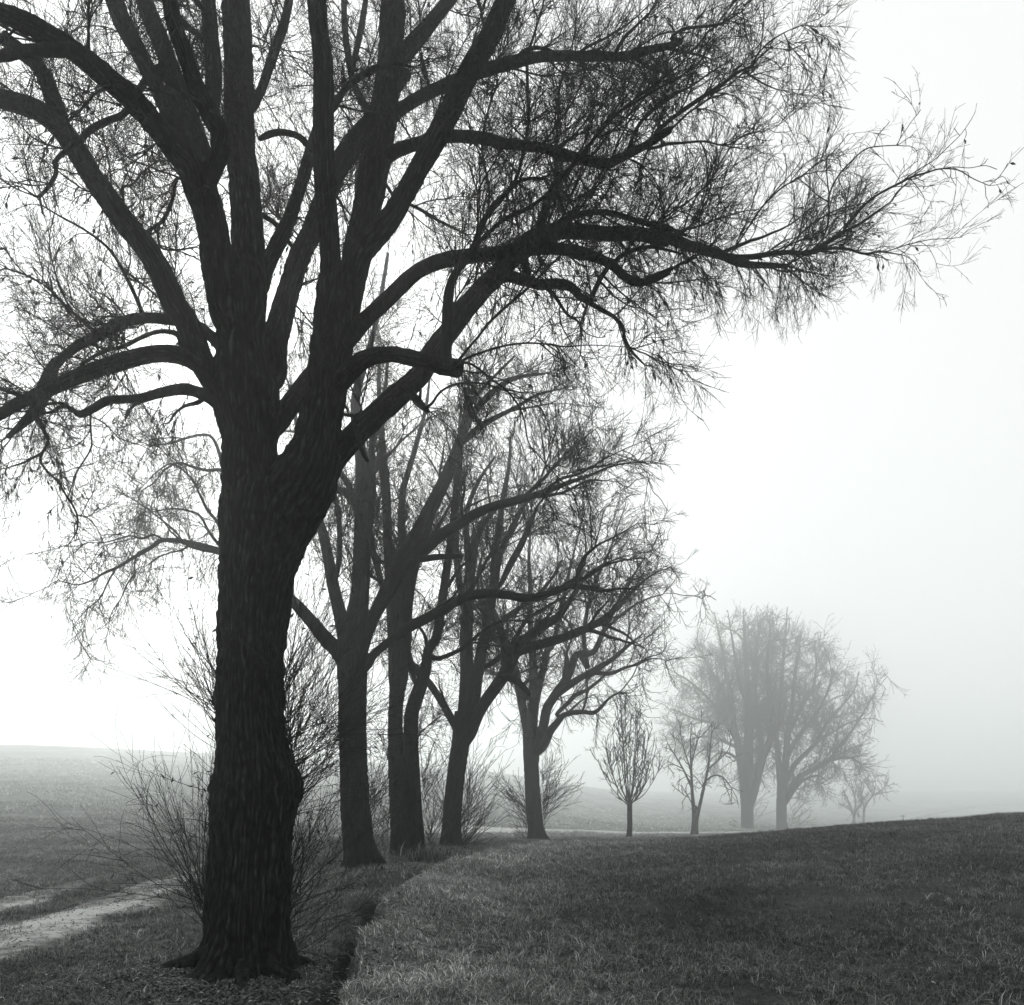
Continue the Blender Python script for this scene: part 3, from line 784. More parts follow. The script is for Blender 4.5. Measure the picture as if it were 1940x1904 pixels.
 c=L('stemB', 0.6, 5, (180,830,120), (240,720,118), (350,590,115), (450,495,112), (550,405,110), (640,325,104), (700,260,100), 2, (660,1840,98), (740,1740,98), (830,1620,96), (920,1510,92), (1010,1420,88), (1090,1330,84), (1160,1260,80), (1250,1215,72), (1340,1200,68), (1430,1205,66), (1520,1213,62), (1610,1218,62), (1700,1215,62), (1790,1228,62), (1880,1252,60), 3, (60,1175,42), (140,1215,44), (230,1250,44), (320,1275,42), (400,1300,38), (480,1335,30), (560,1348,26), (650,1352,22), (735,1355,14)),
 c2=L('c', 0.2, 3, (470,1310,27.0), (560,1308,27.0), (650,1292,24.3), (740,1285,21.6), (820,1290,20.2), (890,1278,18.9), (950,1265,14.9), (1040,1268,12.2), (1125,1292,10.8), (1200,1282,8.1), (1310,1296,4.1)),
 c3=L('c2', -0.5, 3, (885,1278,17.6), (930,1240,16.2), (990,1205,16.2), (1040,1170,12.2), (1110,1135,12.2), (1180,1085,10.8), (1255,1030,5.4)),
 c4=L('c3', -0.3, 3, (1000,1200,13.5), (1060,1120,12.2), (1120,1050,12.2), (1180,1000,10.8), (1240,965,10.8), (1300,935,10.8), (1370,900,9.5), (1440,880,8.1), (1510,860,6.8), (1600,865,5.4), (1680,910,4.1), (1760,945,2.7)),
 c4b=L('c4', 0.2, 3, (1500,862,4), (1580,850,4), (1660,855,3), (1740,843,3), (1800,862,2)),
 c4c=L('c4', -0.2, 3, (1300,935,5), (1390,870,5), (1480,815,4), (1560,740,4), (1620,680,3), (1675,600,2)),
 c5=L('c2', 0.7, 3, (700,1285,9), (780,1210,9), (860,1140,8), (960,1080,8), (1050,1050,6), (1160,1030,5)),
 c6=L('c', -0.9, 3, (430,1310,8), (520,1180,8), (600,1060,8), (700,960,7), (800,900,6), (900,820,5)),
 c7=L('c2', -0.6, 3, (860,1280,9), (920,1200,9), (945,1100,10), (945,1000,9), (990,900,8), (1060,820,7), (1130,760,6), (1200,745,5), (1290,740,4)),
 c8=L('c', 0.9, 3, (200,1180,9), (230,1090,9), (280,985,9), (340,920,8), (410,800,7), (490,700,6), (580,670,4)),
 c9=L('c', 0.7, 2, (1200,1240,50), (1240,1130,48), (1270,1030,44), (1310,950,36), (1380,880,26), (1460,780,18)),
 c10=L('c', -0.5, 2, (1220,1210,30), (1300,1170,28), (1400,1125,30), (1500,1105,28), (1600,1110,26), (1700,1140,26), (1800,1170,26), (1900,1190,30), 3, (40,1135,20), (130,1160,18), (220,1200,14)),
 d=L('stemB', -0.9, 2, (230,1760,90), (320,1660,78), (430,1560,78), (520,1470,74), (610,1400,72), (720,1355,70), (840,1335,70), (960,1325,66), (1080,1305,62), (1200,1292,60), (1310,1295,58), (1420,1310,54), (1520,1340,48), (1600,1380,46), (1660,1435,44), (1730,1470,40), (1810,1455,36), (1900,1410,32), 3, (10,1420,19), (90,1395,17), (180,1350,13), (260,1300,9)),
 dstub=L('d', -0.3, 2, (1340,1290,36), (1430,1345,20), (1500,1335,22), (1548,1310,14)),
 d4=L('d', 0.3, 2, (1590,1380,24), (1650,1330,22), (1720,1300,20), (1800,1285,18), (1880,1300,14), (1960,1320,10)),
 d5=L('d', -0.4, 2, (1580,1380,26), (1545,1440,26), (1510,1510,26), (1490,1560,22)),
 e=L('c', -0.8, 2, (950,1480,70), (1040,1440,58), (1130,1455,54), (1220,1480,50), (1310,1478,50), (1380,1490,46), (1430,1540,38), (1490,1580,26), (1550,1615,22), (1610,1650,20), (1655,1700,18), (1665,1760,18), (1695,1820,15), (1735,1865,12), (1770,1900,8)),
 e2=L('e', 0.2, 2, (1150,1460,40), (1150,1400,44), (1140,1340,44)),
 e3=L('e', -0.3, 2, (1250,1490,24), (1300,1540,20), (1340,1600,16), (1370,1640,14), (1430,1680,10), (1440,1740,8), (1435,1850,6)),
 f=L('stemB', -0.9, 5, (260,330,90), (310,275,88), (370,215,84), (440,182,78), (520,170,70), (600,178,70), (680,200,72), (750,215,78), (820,232,84), (885,245,84)),
 f1=L('f', 0.1, 5, (815,250,60), 2, (735,1830,58), (740,1700,56), (745,1580,54), (760,1480,46), (800,1400,40), (860,1320,34), (900,1230,30), (940,1140,26), (990,1070,22), (1050,1010,20), (1100,955,18), (1170,930,16), (1250,935,12), (1290,990,9)),
 f2=L('f1', -0.5, 2, (870,1300,22), (950,1220,20), (1040,1140,20), (1130,1100,20), (1200,1060,18), (1270,1000,16), (1340,920,14), (1430,810,12), (1530,700,12), (1640,580,11), (1740,500,10), (1860,410,8), (1960,330,6)),
 f3=L('f1', 0.5, 2, (960,1120,14), (1090,950,18), (1140,780,18), (1165,620,18), (1160,460,17), (1160,300,14), (1200,160,12), (1240,30,10)),
 f4=L('f1', 0.4, 2, (940,1160,12), (960,1000,12), (925,800,12), (930,680,11), (960,560,10), (1000,440,8)),
 f5=L('f', 0.4, 5, (880,215,16), (930,150,14), (990,80,12), 2, (960,1680,14), (1050,1595,14), (1150,1510,13), (1260,1400,11), (1360,1300,9), (1460,1180,7), (1570,1010,5)),
 f6=L('f', -0.5, 5, (880,218,13), (950,182,12), (1040,150,11), (1130,125,10), (1230,112,9), (1330,115,8), (1440,130,7), (1560,122,5), (1700,128,4), (1820,140,3), (1920,175,2)),
 f7=L('f', -0.3, 5, (885,220,13), (940,215,12), (1000,250,11), (1060,300,10), (1130,350,10), (1190,420,9), (1230,510,8), (1250,620,7), (1300,720,5), (1310,850,3)),
 f8=L('f', 0.3, 5, (690,440,14), (745,430,14), (790,370,12), (860,330,11), (960,318,9), (1050,330,8), (1180,380,6), (1300,440,4)),
 f9=L('f1', -0.3, 2, (860,1330,10), (900,1180,10), (905,1000,9), (1000,820,8)),
 f10=L('c', 0.4, 2, (1240,1220,14), (1300,1060,16), (1310,900,16), (1310,740,16), (1320,600,14), (1330,440,12), (1390,300,9)),
 s1=L('c', -0.4, 5, (620,360,50), (650,385,42), (690,430,40), (722,462,28)),
 s2=L('c', -0.4, 5, (345,520,26), (360,580,24), (375,640,24), (400,700,24), (415,725,16)),
 s3=L('s2', -0.1, 5, (350,495,18), (300,485,16), (240,455,12), (180,425,8)),
 s4=L('s2', 0.1, 5, (350,490,18), (385,475,14), (375,430,12), (350,390,10), (330,340,8)),
 g=L('stemA', 0.6, 4, (1400,600,60), (1450,530,90), (1500,450,92), (1550,380,90), (1600,310,82), (1650,240,70), (1700,160,60)),
 h1=L('b3', 0.4, 2, (470,1040,16), (430,970,16), (415,960,14)),
 h2=L('b3', 0.8, 2, (530,1060,14), (600,1090,16), (680,1140,15), (760,1180,13), (840,1220,9)),
 h3=L('a2', 0.8, 1, (1350,1120,26), (1390,1135,26), (1440,1170,26), (1490,1240,24), (1530,1300,20)),
 h4=L('b3', -0.6, 2, (600,560,12), (605,660,16), (605,540,14), (600,420,12), (600,300,10), (620,160,8)),
)
for kk in ('h4',): big.pop(kk)
# parents must come before children
order = ['trunk', 'stemA', 'stemB']
keys = [k for k in big if k not in order]
seq = list(order)
while keys:
    for k in list(keys):
        if big[k]['parent'] in seq: seq.append(k); keys.remove(k)
big = {k: big[k] for k in seq}
_nomore = dict(skip=True)
cfg_big = {'*': dict(n1=2.6, len1=150, n2=5.0, n3=7.0, up=0.5, trop=0.3, droop=0.2, rmax=45, t0=0.12)}
for k in ('stemA', 'stemB', 'a1', 'g', 'dstub', 'stub', 'e2', 's1', 's2', 'l1c2'): cfg_big[k] = _nomore
for k in ('a1a', 'a1a2', 'a1b', 'a1c', 'a1d', 'a1e', 'a2', 'a2b', 'a3', 'a4', 'b1', 'b2', 'b3', 'a4b', 'a4c', 'b2a', 'a1f'):
    cfg_big[k] = dict(n1=1.9, len1=190, rmax=80, up=0.15, trop=0.0, droop=0.35, a1=(0.7, 1.4), t0=0.25)
for k in ('l1', 'l1b', 'l1c'): cfg_big[k] = dict(n1=2.4, len1=170, rmax=70, up=0.5, droop=0.25, t0=0.25)
for k in ('l2', 'l3', 'l2b', 'l7b'): cfg_big[k] = dict(n1=3.6, len1=190, rmax=60, up=0.5, droop=0.35, t0=0.15)
cfg_big['l4'] = dict(n1=3.2, len1=135, rmax=60, droop=0.6, droop2=0.4, t0=0.1)
for k in ('d1', 'd2', 'd2b', 'd2c', 'd1b', 'd1c', 'd3', 'l4b'): cfg_big[k] = dict(n1=3.0, len1=95, droop=0.5, droop2=0.35, t0=0.2)
cfg_big['c'] = dict(side=(.4, 0, 0), n1=3.8, len1=230, rmax=45, up=0.9, droop=0.5, t0=0.4, droop2=0.2)
cfg_big['c2'] = dict(side=(.4, 0, 0), n1=4.0, len1=170, up=0.9, droop=0.35, t0=0.05)
for k in ('c3', 'c4', 'c5', 'c6', 'c7', 'c8', 'c4c'): cfg_big[k] = dict(n1=2.2, n2=4.0, n3=5.0, len1=95, up=0.7, droop=0.12, trop=0.3)
for k in ('c4', 'c4c'): cfg_big[k] = dict(n1=2.0, n2=4.0, n3=4.0, len1=62, up=.5, droop=.2, tipn=2)
cfg_big['c4c'] = dict(n1=1.6, n2=4, n3=3, len1=36, up=0, droop=.3, tipn=1)
for k in ('b2b3', 'b2b4', 'b2b5', 'b2b6', 'b2b7', 'b2b2', 'b2c3', 'b2c2'): cfg_big[k] = dict(n1=2.0, n2=4, n3=5, len1=105, up=.3)
cfg_big['c4b'] = dict(n1=2.2, n2=4, n3=4, len1=45, up=0.2, droop=0.4)
cfg_big['d'] = dict(side=(.4, 0, 0), n1=3.4, len1=170, rmax=42, up=0.6, droop=0.5, droop2=0.3, t0=0.35)
cfg_big['c10'] = dict(side=(.4, 0, 0), n1=3.6, len1=190, rmax=45, up=0.8, droop=0.4)
cfg_big['e'] = dict(n1=2.4, len1=120, rmax=42, droop=0.6, droop2=0.4, t0=0.25)
cfg_big['b2c'] = dict(side=(.4, 0, 0), n1=3.4, len1=210, rmax=36, up=0.7, droop=0.3, t0=0.3)
cfg_big['b2b'] = dict(side=(.4, 0, 0), n1=3.2, len1=200, rmax=36, up=0.8, droop=0.3, t0=0.3)
for k in ('f6', 'f7', 'f8'): cfg_big[k] = dict(n1=2.8, len1=120, droop=0.7, droop2=0.5, up=0.1)
cfg_big['f'] = dict(n1=1.4, len1=120, rmax=50, droop=0.6, t0=0.3)
cfg_big['f5'] = dict(n1=2.4, len1=130, droop=0.3)

# x, y, dir x, dir y(down +), count, length px, spread, depth offset
spr = [(412,1335,-0.7,-1.0,39,210,0.32,0.0), (414,1390,-0.7,-1.1,9,150,0.25,-0.1), (412,1300,-0.5,-1.0,13,230,0.2,0.2),
       (404,1505,-0.9,-0.9,6,140,0.3,0.0), (388,1705,-0.42,-1.0,46,320,0.26,0.0), (384,1700,-1.0,-0.6,8,170,0.3,0.1), (400,1610,-.6,-1,6,160,.3,.1),
       (536,1330,0.6,-1.0,39,230,0.3,0.1), (540,1405,0.6,-1.0,54,270,0.32,0.1), (550,1450,0.8,-1.0,54,250,0.35,0.0), (552,1520,0.9,-0.8,51,230,0.35,0.0),
       (548,1720,0.45,-1.0,41,280,0.3,0.15), (546,1640,0.6,-1.0,19,212,0.3,0.1), (555,1790,0.8,-0.8,14,255,0.3,0.1), (560,1800,1.0,-0.1,3,161,0.2,-0.1), (552,1700,1.1,-0.2,3,170,0.3,0.2), (545,1255,0.6,-0.8,12,240,0.3,0.1)]
T1, _ = make_tree('willow_tree', 'huge near willow with black furrowed trunk forking beside the ditch, nearest of all trees', 'tree', 7.3, big, cfg_big,
    np.random.default_rng(12), reach=(1925, -400), sides=16, furrow=0.026, flare=0.55, group='bare willows in the row', sprouts=spr, bark=M_BARK, leaves=0.2, leaf=11, lump=0.09, sr=1.0, mult=1.6, spray=80, dens=1.1, thick=0.88, fill=(30, 210),
    burls=[(math.pi, 1.56, .9, .34, .055), (math.pi*.9, .8, .5, .2, .03), (0.1, 1.60, .35, .10, .05), (0.2, 2.42, .4, .12, .035), (0.9, 1.3, .5, .3, .03), (math.pi, 2.15, .5, .2, .03), (5.2, .35, .4, .3, .06)])

rr_ = np.random.default_rng(5)
bx, by = float(T1.location[0]), float(T1.location[1])
for ang, ln in ((3.5, .62), (4.1, .45), (4.75, .5), (5.3, .55), (5.9, .62), (.4, .5), (2.7, .5), (1.5, .5)):
    n_ = 9; a_ = ang + np.cumsum(rr_.normal(0, .10, n_)); rad = np.linspace(.16, .30 + ln, n_)
    xs, ys = bx + np.cos(a_)*rad, by + np.sin(a_)*rad
    zs = height(xs, ys) + np.interp(np.linspace(0, 1, n_), [0, .3, .65, 1], [.26, .10, .015, -.07])
    Rr = np.interp(np.linspace(0, 1, n_), [0, .35, 1], [.13, .085, .025])
    V, F = tubes(np.stack([xs, ys, zs], 1)[None], Rr[None], 14, .22)
    o = mesh_object('root', V, [F], M_BARK, T1)
    o.data.attributes.new('ridge', 'FLOAT', 'POINT').data.foreach_set('value', np.abs(vnoise(V[:, 0]*30, V[:, 1]*30, V[:, 2]*30)).astype(np.float32))

# ------------------------------------------------------------------ the row behind it
cf = lambda **k: dict(dict(n1=3.0, len1=120, n2=6.5, n3=8.0, up=0.5, taper=1.7, tipn=2, trop=0.3, droop=0.3, droop2=0.25, rmax=60, t0=0.2), **k)
t2 = dict(
 trunk=L(None, 0, 6, (385,1190,150), (380,1130,142), (368,1050,146), (360,950,150), (352,850,146), (345,700,140), (338,500,138), (337,350,138), (335,200,144), (335,80,152), (340,-20,155)),
 a=L('trunk', 0.3, 5, (345,1830,120), (350,1700,132), (358,1560,118), (372,1430,96), (382,1300,92), (388,1150,90), (394,1000,90), (394,860,84), (384,720,66), (368,600,54), (352,500,48), (355,380,44), (390,250,38), (430,120,30), (460,0,22), 0, (722,560,8), (735,480,5)),
 b=L('trunk', -0.3, 5, (320,1830,90), (270,1725,84), (200,1655,80), (130,1570,70), (60,1490,62), (0,1430,56), 4, (1400,1330,42), (1290,1260,38), (1190,1210,34), (1100,1180,32), (1000,1155,28), (920,1140,26), (840,1140,22), (780,1180,20), (700,1225,18), (620,1275,15), (540,1310,12), (480,1345,9), (400,1370,7), (300,1350,5), (240,1385,4), (175,1412,2)),
 b2=L('b', 0.3, 4, (1190,1210,20), (1130,1150,17), (1080,1080,15), (1040,1010,13), (960,980,11), (880,975,9), (800,990,7)),
 b3=L('b', -0.5, 4, (860,1140,12), (800,1110,12), (740,1130,11), (680,1115,9), (620,1130,8), (540,1150,6), (460,1150,4)),
 b4=L('b', 0.4, 4, (720,1200,10), (700,1260,9), (700,1310,8), (660,1370,8), (630,1440,6), (580,1520,5), (560,1620,3)),
 b5=L('b', -0.2, 4, (600,1290,10), (560,1360,8), (520,1440,7), (450,1500,5), (390,1570,3)),
 b6=L('b', -0.5, 4, (1180,1200,22), (1140,1060,18), (1080,980,16), (1040,900,13), (1000,820,10), (900,740,8), (820,780,7), (750,850,4)),
 b7=L('b', 0.5, 4, (1000,1160,9), (940,1190,9), (880,1205,8), (800,1240,7), (780,1290,5)),
 b8=L('b6', -.3, 4, (1160,1120,22), (1165,900,20), (1160,780,18), (1080,775,16), (1000,755,14), (930,735,11), (860,770,9), (800,840,7), (740,880,5), (720,940,3)),
 b9=L('b8', .3, 4, (1165,800,18), (1140,680,18), (1100,600,15), (1040,590,13), (960,610,11), (880,635,8), (800,640,5)),
 b10=L('b', .7, 4, (960,1150,10), (900,1080,10), (800,1000,9), (700,930,7), (620,890,5)),
 c=L('trunk', 0.5, 5, (300,1650,80), (265,1500,68), (235,1370,62), (210,1230,56), (185,1110,52), (150,1000,46), (125,900,40), (90,780,34), (60,640,26), (40,500,20), 0, (548,730,6)),
 c2=L('c', -0.4, 5, (240,1380,24), (265,1250,30), (270,1120,28), (262,1000,26), (240,880,22), (200,760,18)),
 c3=L('a', 0.5, 5, (372,990,42), (330,925,40), (280,880,34), (210,872,26), (150,880,18)),
 c4=L('a', 0.2, 5, (350,930,30), (310,840,34), (260,770,30), (210,720,20)),
 c5=L('a', 0.2, 5, (400,1250,36), (430,1000,40), (440,800,36), (440,600,30), (500,400,22), (520,200,16)),
 d=L('trunk', 0.6, 5, (385,1720,60), (420,1600,62), (470,1490,70), (530,1380,82), (590,1260,88), (650,1150,80), (710,1040,76), (765,930,70), (820,820,66), (860,720,58), (900,610,48), (950,500,40), (1040,390,32), (1130,320,25), (1220,285,18), (1340,270,10)),
 d2=L('d', -0.3, 5, (590,1300,70), (650,1240,66), (720,1180,62), (800,1110,58), (880,1060,54), (960,1010,52), (1060,965,46), (1160,938,42), (1260,912,36), (1360,878,30), (1460,838,22), (1560,805,16), (1680,755,9), (1790,735,6), (1920,738,3)),
 d3=L('d2', -0.3, 5, (1330,885,18), (1420,820,16), (1520,790,12), (1640,720,8), (1760,660,5), (1860,620,3)),
 d4=L('d2', 0.5, 5, (1200,930,20), (1300,850,18), (1400,740,14), (1500,640,10), (1600,560,6)),
 d5=L('d2', 0.2, 5, (1180,935,14), (1300,912,16), (1430,890,15), (1560,830,12), (1660,828,6)),
 d6=L('d', 0.4, 5, (890,640,34), (940,600,36), (1010,540,32), (1080,500,26), (1180,450,20), (1300,380,14), (1420,350,8)),
 d7=L('d', 0.3, 5, (900,620,28), (930,500,30), (970,400,22), (1060,300,16), (1180,180,10)),
 stub=L('d2', -0.2, 5, (700,1235,36), (780,1225,32), (860,1222,28), (905,1222,22)),
 e=L('trunk', -0.6, 5, (410,1780,60), (450,1730,44), (510,1680,44), (580,1630,50), (650,1580,54), (730,1540,54), (800,1500,52), (870,1460,50), (950,1428,50), (1040,1415,48), (1130,1422,46), (1230,1438,44), (1320,1428,40), (1410,1395,36), (1480,1375,30), (1560,1385,26), (1650,1400,18), (1730,1390,12), (1830,1395,6)),
 e2=L('e', 0.3, 5, (1400,1400,22), (1480,1350,22), (1560,1330,18), (1650,1270,14), (1760,1240,8), (1880,1230,4)),
 e3=L('e', -0.3, 5, (1500,1380,20), (1510,1300,20), (1550,1220,18), (1620,1160,12), (1720,1110,8), (1820,1050,4)),
)
cfg2 = {'*': cf(), 'stub': dict(skip=True), 'b': cf(n1=3.0, len1=100, rmax=30, droop=0.4, t0=.3), 'a': cf(n1=2.4, len1=150, rmax=80), 'e': cf(n1=2.6, len1=90, rmax=45, t0=.3), 'd2': cf(n1=3, len1=95, rmax=48, t0=.25)}
for k in ('b3','b4','b5','b7','b10'): cfg2[k] = cf(n1=4.5, len1=62, droop=0.4, t0=0.05)
for k in ('b2','b6','b8','b9'): cfg2[k] = cf(n1=4.0, len1=90, droop=0.25)
spr2 = [(700,1525,0.5,-1,34,130,0.35,0.2), (700,1600,0.4,-1,22,110,0.4,0.2), (640,1400,-.5,-1,16,130,.4,.2), (695,1330,.6,-1,12,120,.4,.2)]
make_tree('willow_tree', 'dark willow with one straight trunk, second in the row, right of the huge near trunk', 'tree', 14.5, t2, cfg2, np.random.default_rng(22), reach=(1265, -400), mult=1.6, spray=58, dens=1.9, furrow=.02, fill=(26,160), sr=0.62, group='bare willows in the row', sprouts=spr2, leaves=0.14, leaf=5.0, flare=0.5)

t3 = dict(
 trunk=L(None, 0, 6, (592,1140,105), (588,1080,98), (583,1000,94), (578,900,94), (574,780,92), (568,650,86), (562,520,76), (560,420,70), (564,330,72), (575,220,84), (580,100,96), (578,0,102)),
 right=L('trunk', 0.0, 6, (665,1100,95), (668,1040,86), (662,950,82), (655,850,82), (650,750,82), (645,640,80), (640,540,78), (640,450,74), (648,370,72), (670,300,72), (700,215,66), (722,130,56), (735,50,50), 5, (775,1640,48), (800,1480,46), (820,1340,44), (840,1200,40), (860,1040,36), (872,900,30), (885,740,24), (890,600,16), (900,450,8)),
 a=L('trunk', 0.3, 5, (575,1850,100), (572,1700,98), (562,1560,90), (548,1430,76), (532,1300,56), (522,1160,50), (516,1020,46), (512,880,44), (500,740,40), (488,600,34), (480,450,28), (474,300,20), (480,150,12)),
 b=L('trunk', -0.3, 5, (600,1700,80), (612,1560,68), (625,1430,62), (650,1300,56), (685,1190,52), (720,1090,48), (745,1000,44), (790,900,38), (845,800,34), (880,690,30), (905,560,24), (930,420,16), (950,260,8)),
 c=L('trunk', 0.7, 5, (585,1500,50), (592,1330,44), (595,1180,42), (592,1020,38), (600,880,34), (640,740,28), (680,600,24), (720,440,18), (740,280,10)),
 d=L('trunk', -0.5, 5, (545,1480,40), (500,1400,34), (470,1290,34), (440,1180,32), (420,1040,28), (410,880,22), (400,720,14)),
 e=L('right', -0.3, 6, (735,90,34), (780,100,26), (830,85,24), (880,62,22), (915,40,20), 5, (980,1640,18), (1060,1580,14), (1160,1555,10), (1280,1560,6)),
 f=L('right', 0.4, 5, (790,1540,24), (850,1490,26), (920,1430,24), (990,1330,20), (1060,1200,14), (1150,1110,9)),
 g=L('right', 0.4, 6, (715,210,36), (680,180,30), (650,140,26), (630,60,20), 5, (600,1690,16), (570,1640,12)),
)
cfg3 = {'*': cf(n1=2.8, len1=130, rmax=80)}
spr3 = [(815,1590,0.3,-1,26,120,0.35,0.1), (800,1480,.7,-1,18,90,.4,.1), (806,1510,.6,-1,16,90,.4,.1), (790,1400,.7,-1,12,130,.4,.1), (735,1420,-.6,-1,14,110,.4,.1), (735,1560,-.6,-1,14,90,.4,.1)]
make_tree('willow_tree', 'willow whose twin trunks grow pressed together with a narrow slit between them', 'tree', 17.2, t3, cfg3, np.random.default_rng(33), reach=(1230, 300), mult=1.6, spray=56, dens=2.0, furrow=.02, fill=(22,160), sr=0.62, group='bare willows in the row', sprouts=spr3, leaves=0.14, leaf=4.6, flare=0.35)

t4 = dict(
 trunk=L(None, 0, 6, (850,1125,115), (850,1050,104), (853,960,98), (860,850,94), (872,740,92), (886,640,92), (900,540,92), (910,460,98), (920,380,98)),
 a=L('trunk', 0.2, 6, (912,450,80), (925,330,76), (932,200,72), (930,80,70), (928,-20,68), 5, (935,1560,62), (942,1420,58), (950,1300,52), (965,1190,44), (1000,1090,32), (1050,1010,24), (1130,940,16), (1220,900,9)),
 a2=L('a', 0.5, 5, (930,1560,36), (900,1400,36), (880,1250,34), (875,1100,30), (880,950,24), (900,800,16), (900,650,9)),
 a3=L('a', -0.5, 5, (945,1250,36), (930,1100,30), (940,960,26), (1000,820,18), (1080,700,10)),
 b=L('trunk', 0.5, 6, (950,420,70), (970,320,62), (985,200,60), (1005,80,60), (1020,0,58), 5, (1035,1600,54), (1055,1480,50), (1075,1350,46), (1095,1240,40), (1130,1150,32), (1180,1050,26), (1230,960,16), (1290,900,8)),
 b2=L('b', 0.4, 5, (1060,1450,30), (1080,1200,36), (1100,1060,34), (1120,920,28), (1150,760,20), (1160,600,10)),
 b3=L('b', -0.5, 5, (1100,1380,22), (1160,1260,36), (1210,1170,34), (1260,1060,26), (1300,960,14), (1350,900,8)),
 c=L('trunk', -0.5, 6, (945,490,70), (985,400,62), (1030,320,62), (1080,250,64), (1130,175,68), (1165,100,70), (1200,30,62), 5, (1260,1635,50), (1330,1585,46), (1400,1540,40), (1450,1480,30), (1500,1400,22), (1560,1320,16), (1650,1260,10), (1760,1220,5)),
 c2=L('c', 0.3, 5, (1190,1720,58), (1260,1695,54), (1340,1672,50), (1420,1650,48), (1500,1620,46), (1580,1585,42), (1640,1550,34), (1700,1500,28), (1760,1440,22), (1830,1370,14), (1910,1310,8), (1990,1280,4)),
 c3=L('c', -0.2, 5, (1150,1760,40), (1130,1680,40), (1100,1600,34), (1050,1540,22), (980,1480,12)),
 c4=L('c', -.3, 6, (1080,245,36), (1130,200,42), (1180,210,40), (1230,250,32), (1255,290,24)),
 d=L('trunk', -0.4, 6, (890,500,44), (860,430,42), (825,365,40), (785,300,38), (745,240,38), (700,180,32), (655,130,26), (610,110,16)),
 e=L('b', 0.3, 5, (1040,1640,26), (1090,1580,28), (1150,1530,26), (1220,1480,24), (1300,1420,20), (1380,1330,14), (1430,1240,9)),
 g=L('b', -0.3, 5, (1060,1780,30), (1150,1700,26), (1240,1560,20), (1340,1490,16), (1440,1440,12), (1560,1460,6)),
)
cfg4 = {'*': cf(n1=3.0, len1=100, rmax=70), 'g': cf(n1=2.5, len1=60), 'c2': cf(n1=2.6, len1=80, rmax=40)}
spr4 = [(875,1560,0.9,-1,34,115,0.35,0.1), (878,1600,1.0,-.8,26,110,0.35,0.1), (842,1520,-.9,-1,14,90,.35,.1), (885,1500,.6,-1,16,110,.4,.1)]
make_tree('willow_tree', 'willow with a trunk leaning right, fourth in the row behind the end of the ditch', 'tree', 20.5, t4, cfg4, np.random.default_rng(44), reach=(1310, 640), mult=1.6, spray=52, dens=2.0, furrow=.02, fill=(22,140), sr=0.62, group='bare willows in the row', sprouts=spr4, leaves=0.12, leaf=4.2, flare=0.4)

t5 = dict(
 trunk=L(None, 0, 6, (1298,1062,100), (1294,1010,84), (1286,930,80), (1278,840,78), (1272,750,76), (1268,660,76), (1268,590,84), (1274,540,92)),
 a=L('trunk', 0.4, 6, (1255,570,60), (1245,470,50), (1228,380,46), (1210,290,46), (1192,200,46), (1170,110,42), (1140,60,36), (1100,20,26), 5, (1090,1660,24), (1020,1560,16), (960,1470,10)),
 a2=L('a', -0.4, 5, (1180,1850,36), (1150,1740,34), (1120,1620,30), (1080,1520,22), (1040,1400,14)),
 b=L('trunk', 0.2, 6, (1268,520,64), (1272,420,60), (1280,320,56), (1280,210,48), (1275,100,42), (1268,0,36), 5, (1265,1640,32), (1262,1500,28), (1262,1380,24), (1255,1250,18), (1262,1100,12), (1270,950,6)),
 b2=L('b', 0.5, 6, (1290,330,40), (1310,230,40), (1335,140,36), (1355,50,32), 5, (1380,1680,28), (1420,1520,24), (1450,1380,20), (1480,1240,14), (1520,1080,9), (1560,940,5)),
 c=L('trunk', -0.2, 6, (1300,550,60), (1330,450,52), (1350,360,50), (1395,285,50), (1440,225,48), (1475,150,42), (1505,80,38), 5, (1590,1720,32), (1640,1620,26), (1690,1520,22), (1740,1420,18), (1800,1320,12), (1860,1220,7)),
 c2=L('c', 0.4, 5, (1560,1800,24), (1540,1650,24), (1560,1500,20), (1600,1360,16), (1680,1180,12), (1720,1060,8), (1760,950,5)),
 c3=L('c', -0.4, 5, (1640,1620,16), (1720,1540,16), (1800,1480,12), (1880,1440,9), (1950,1420,5)),
 d=L('trunk', -0.6, 6, (1325,560,50), (1365,480,44), (1400,435,38), (1430,400,32), (1470,385,28), (1530,378,25), (1590,382,22), (1630,355,18), (1670,310,14), (1720,280,10), (1780,280,6)),
 e=L('c', -0.5, 6, (1400,285,44), (1450,250,40), (1500,215,38), (1560,180,34), (1620,145,30), (1680,110,26), (1740,60,22), (1800,10,14), (1850,-30,8)),
 e2=L('e', 0.2, 6, (1540,190,30), (1600,175,26), (1680,178,22), (1750,150,16), (1820,130,12), (1900,100,7), (1980,110,4)),
 g=L('a', .4, 6, (1245,290,34), (1200,230,30), (1140,200,30), (1080,180,22), (1010,150,12)),
 h=L('d', .3, 6, (1425,405,30), (1400,390,22), (1460,330,24), (1500,290,24), (1560,262,20), (1600,230,16), (1660,180,10)),
)
cfg5 = {'*': cf(n1=3.2, len1=95, rmax=60, droop=.25), 'd': cf(n1=3.0, len1=60, droop=0.6, droop2=.5), 'c2': cf(n1=3.6, len1=95), 'c': cf(n1=3.2, len1=90, rmax=60), 'c3': cf(n1=3, len1=50), 'e': cf(n1=3, len1=60), 'e2': cf(n1=3, len1=55)}
spr5 = [(1000,1535,-0.8,-1,36,80,0.4,0.1), (1030,1530,0.8,-1,46,90,0.4,0.1), (1000,1585,-.5,-1,20,70,.4,.2), (1028,1480,.7,-1,20,60,.4,.2)]
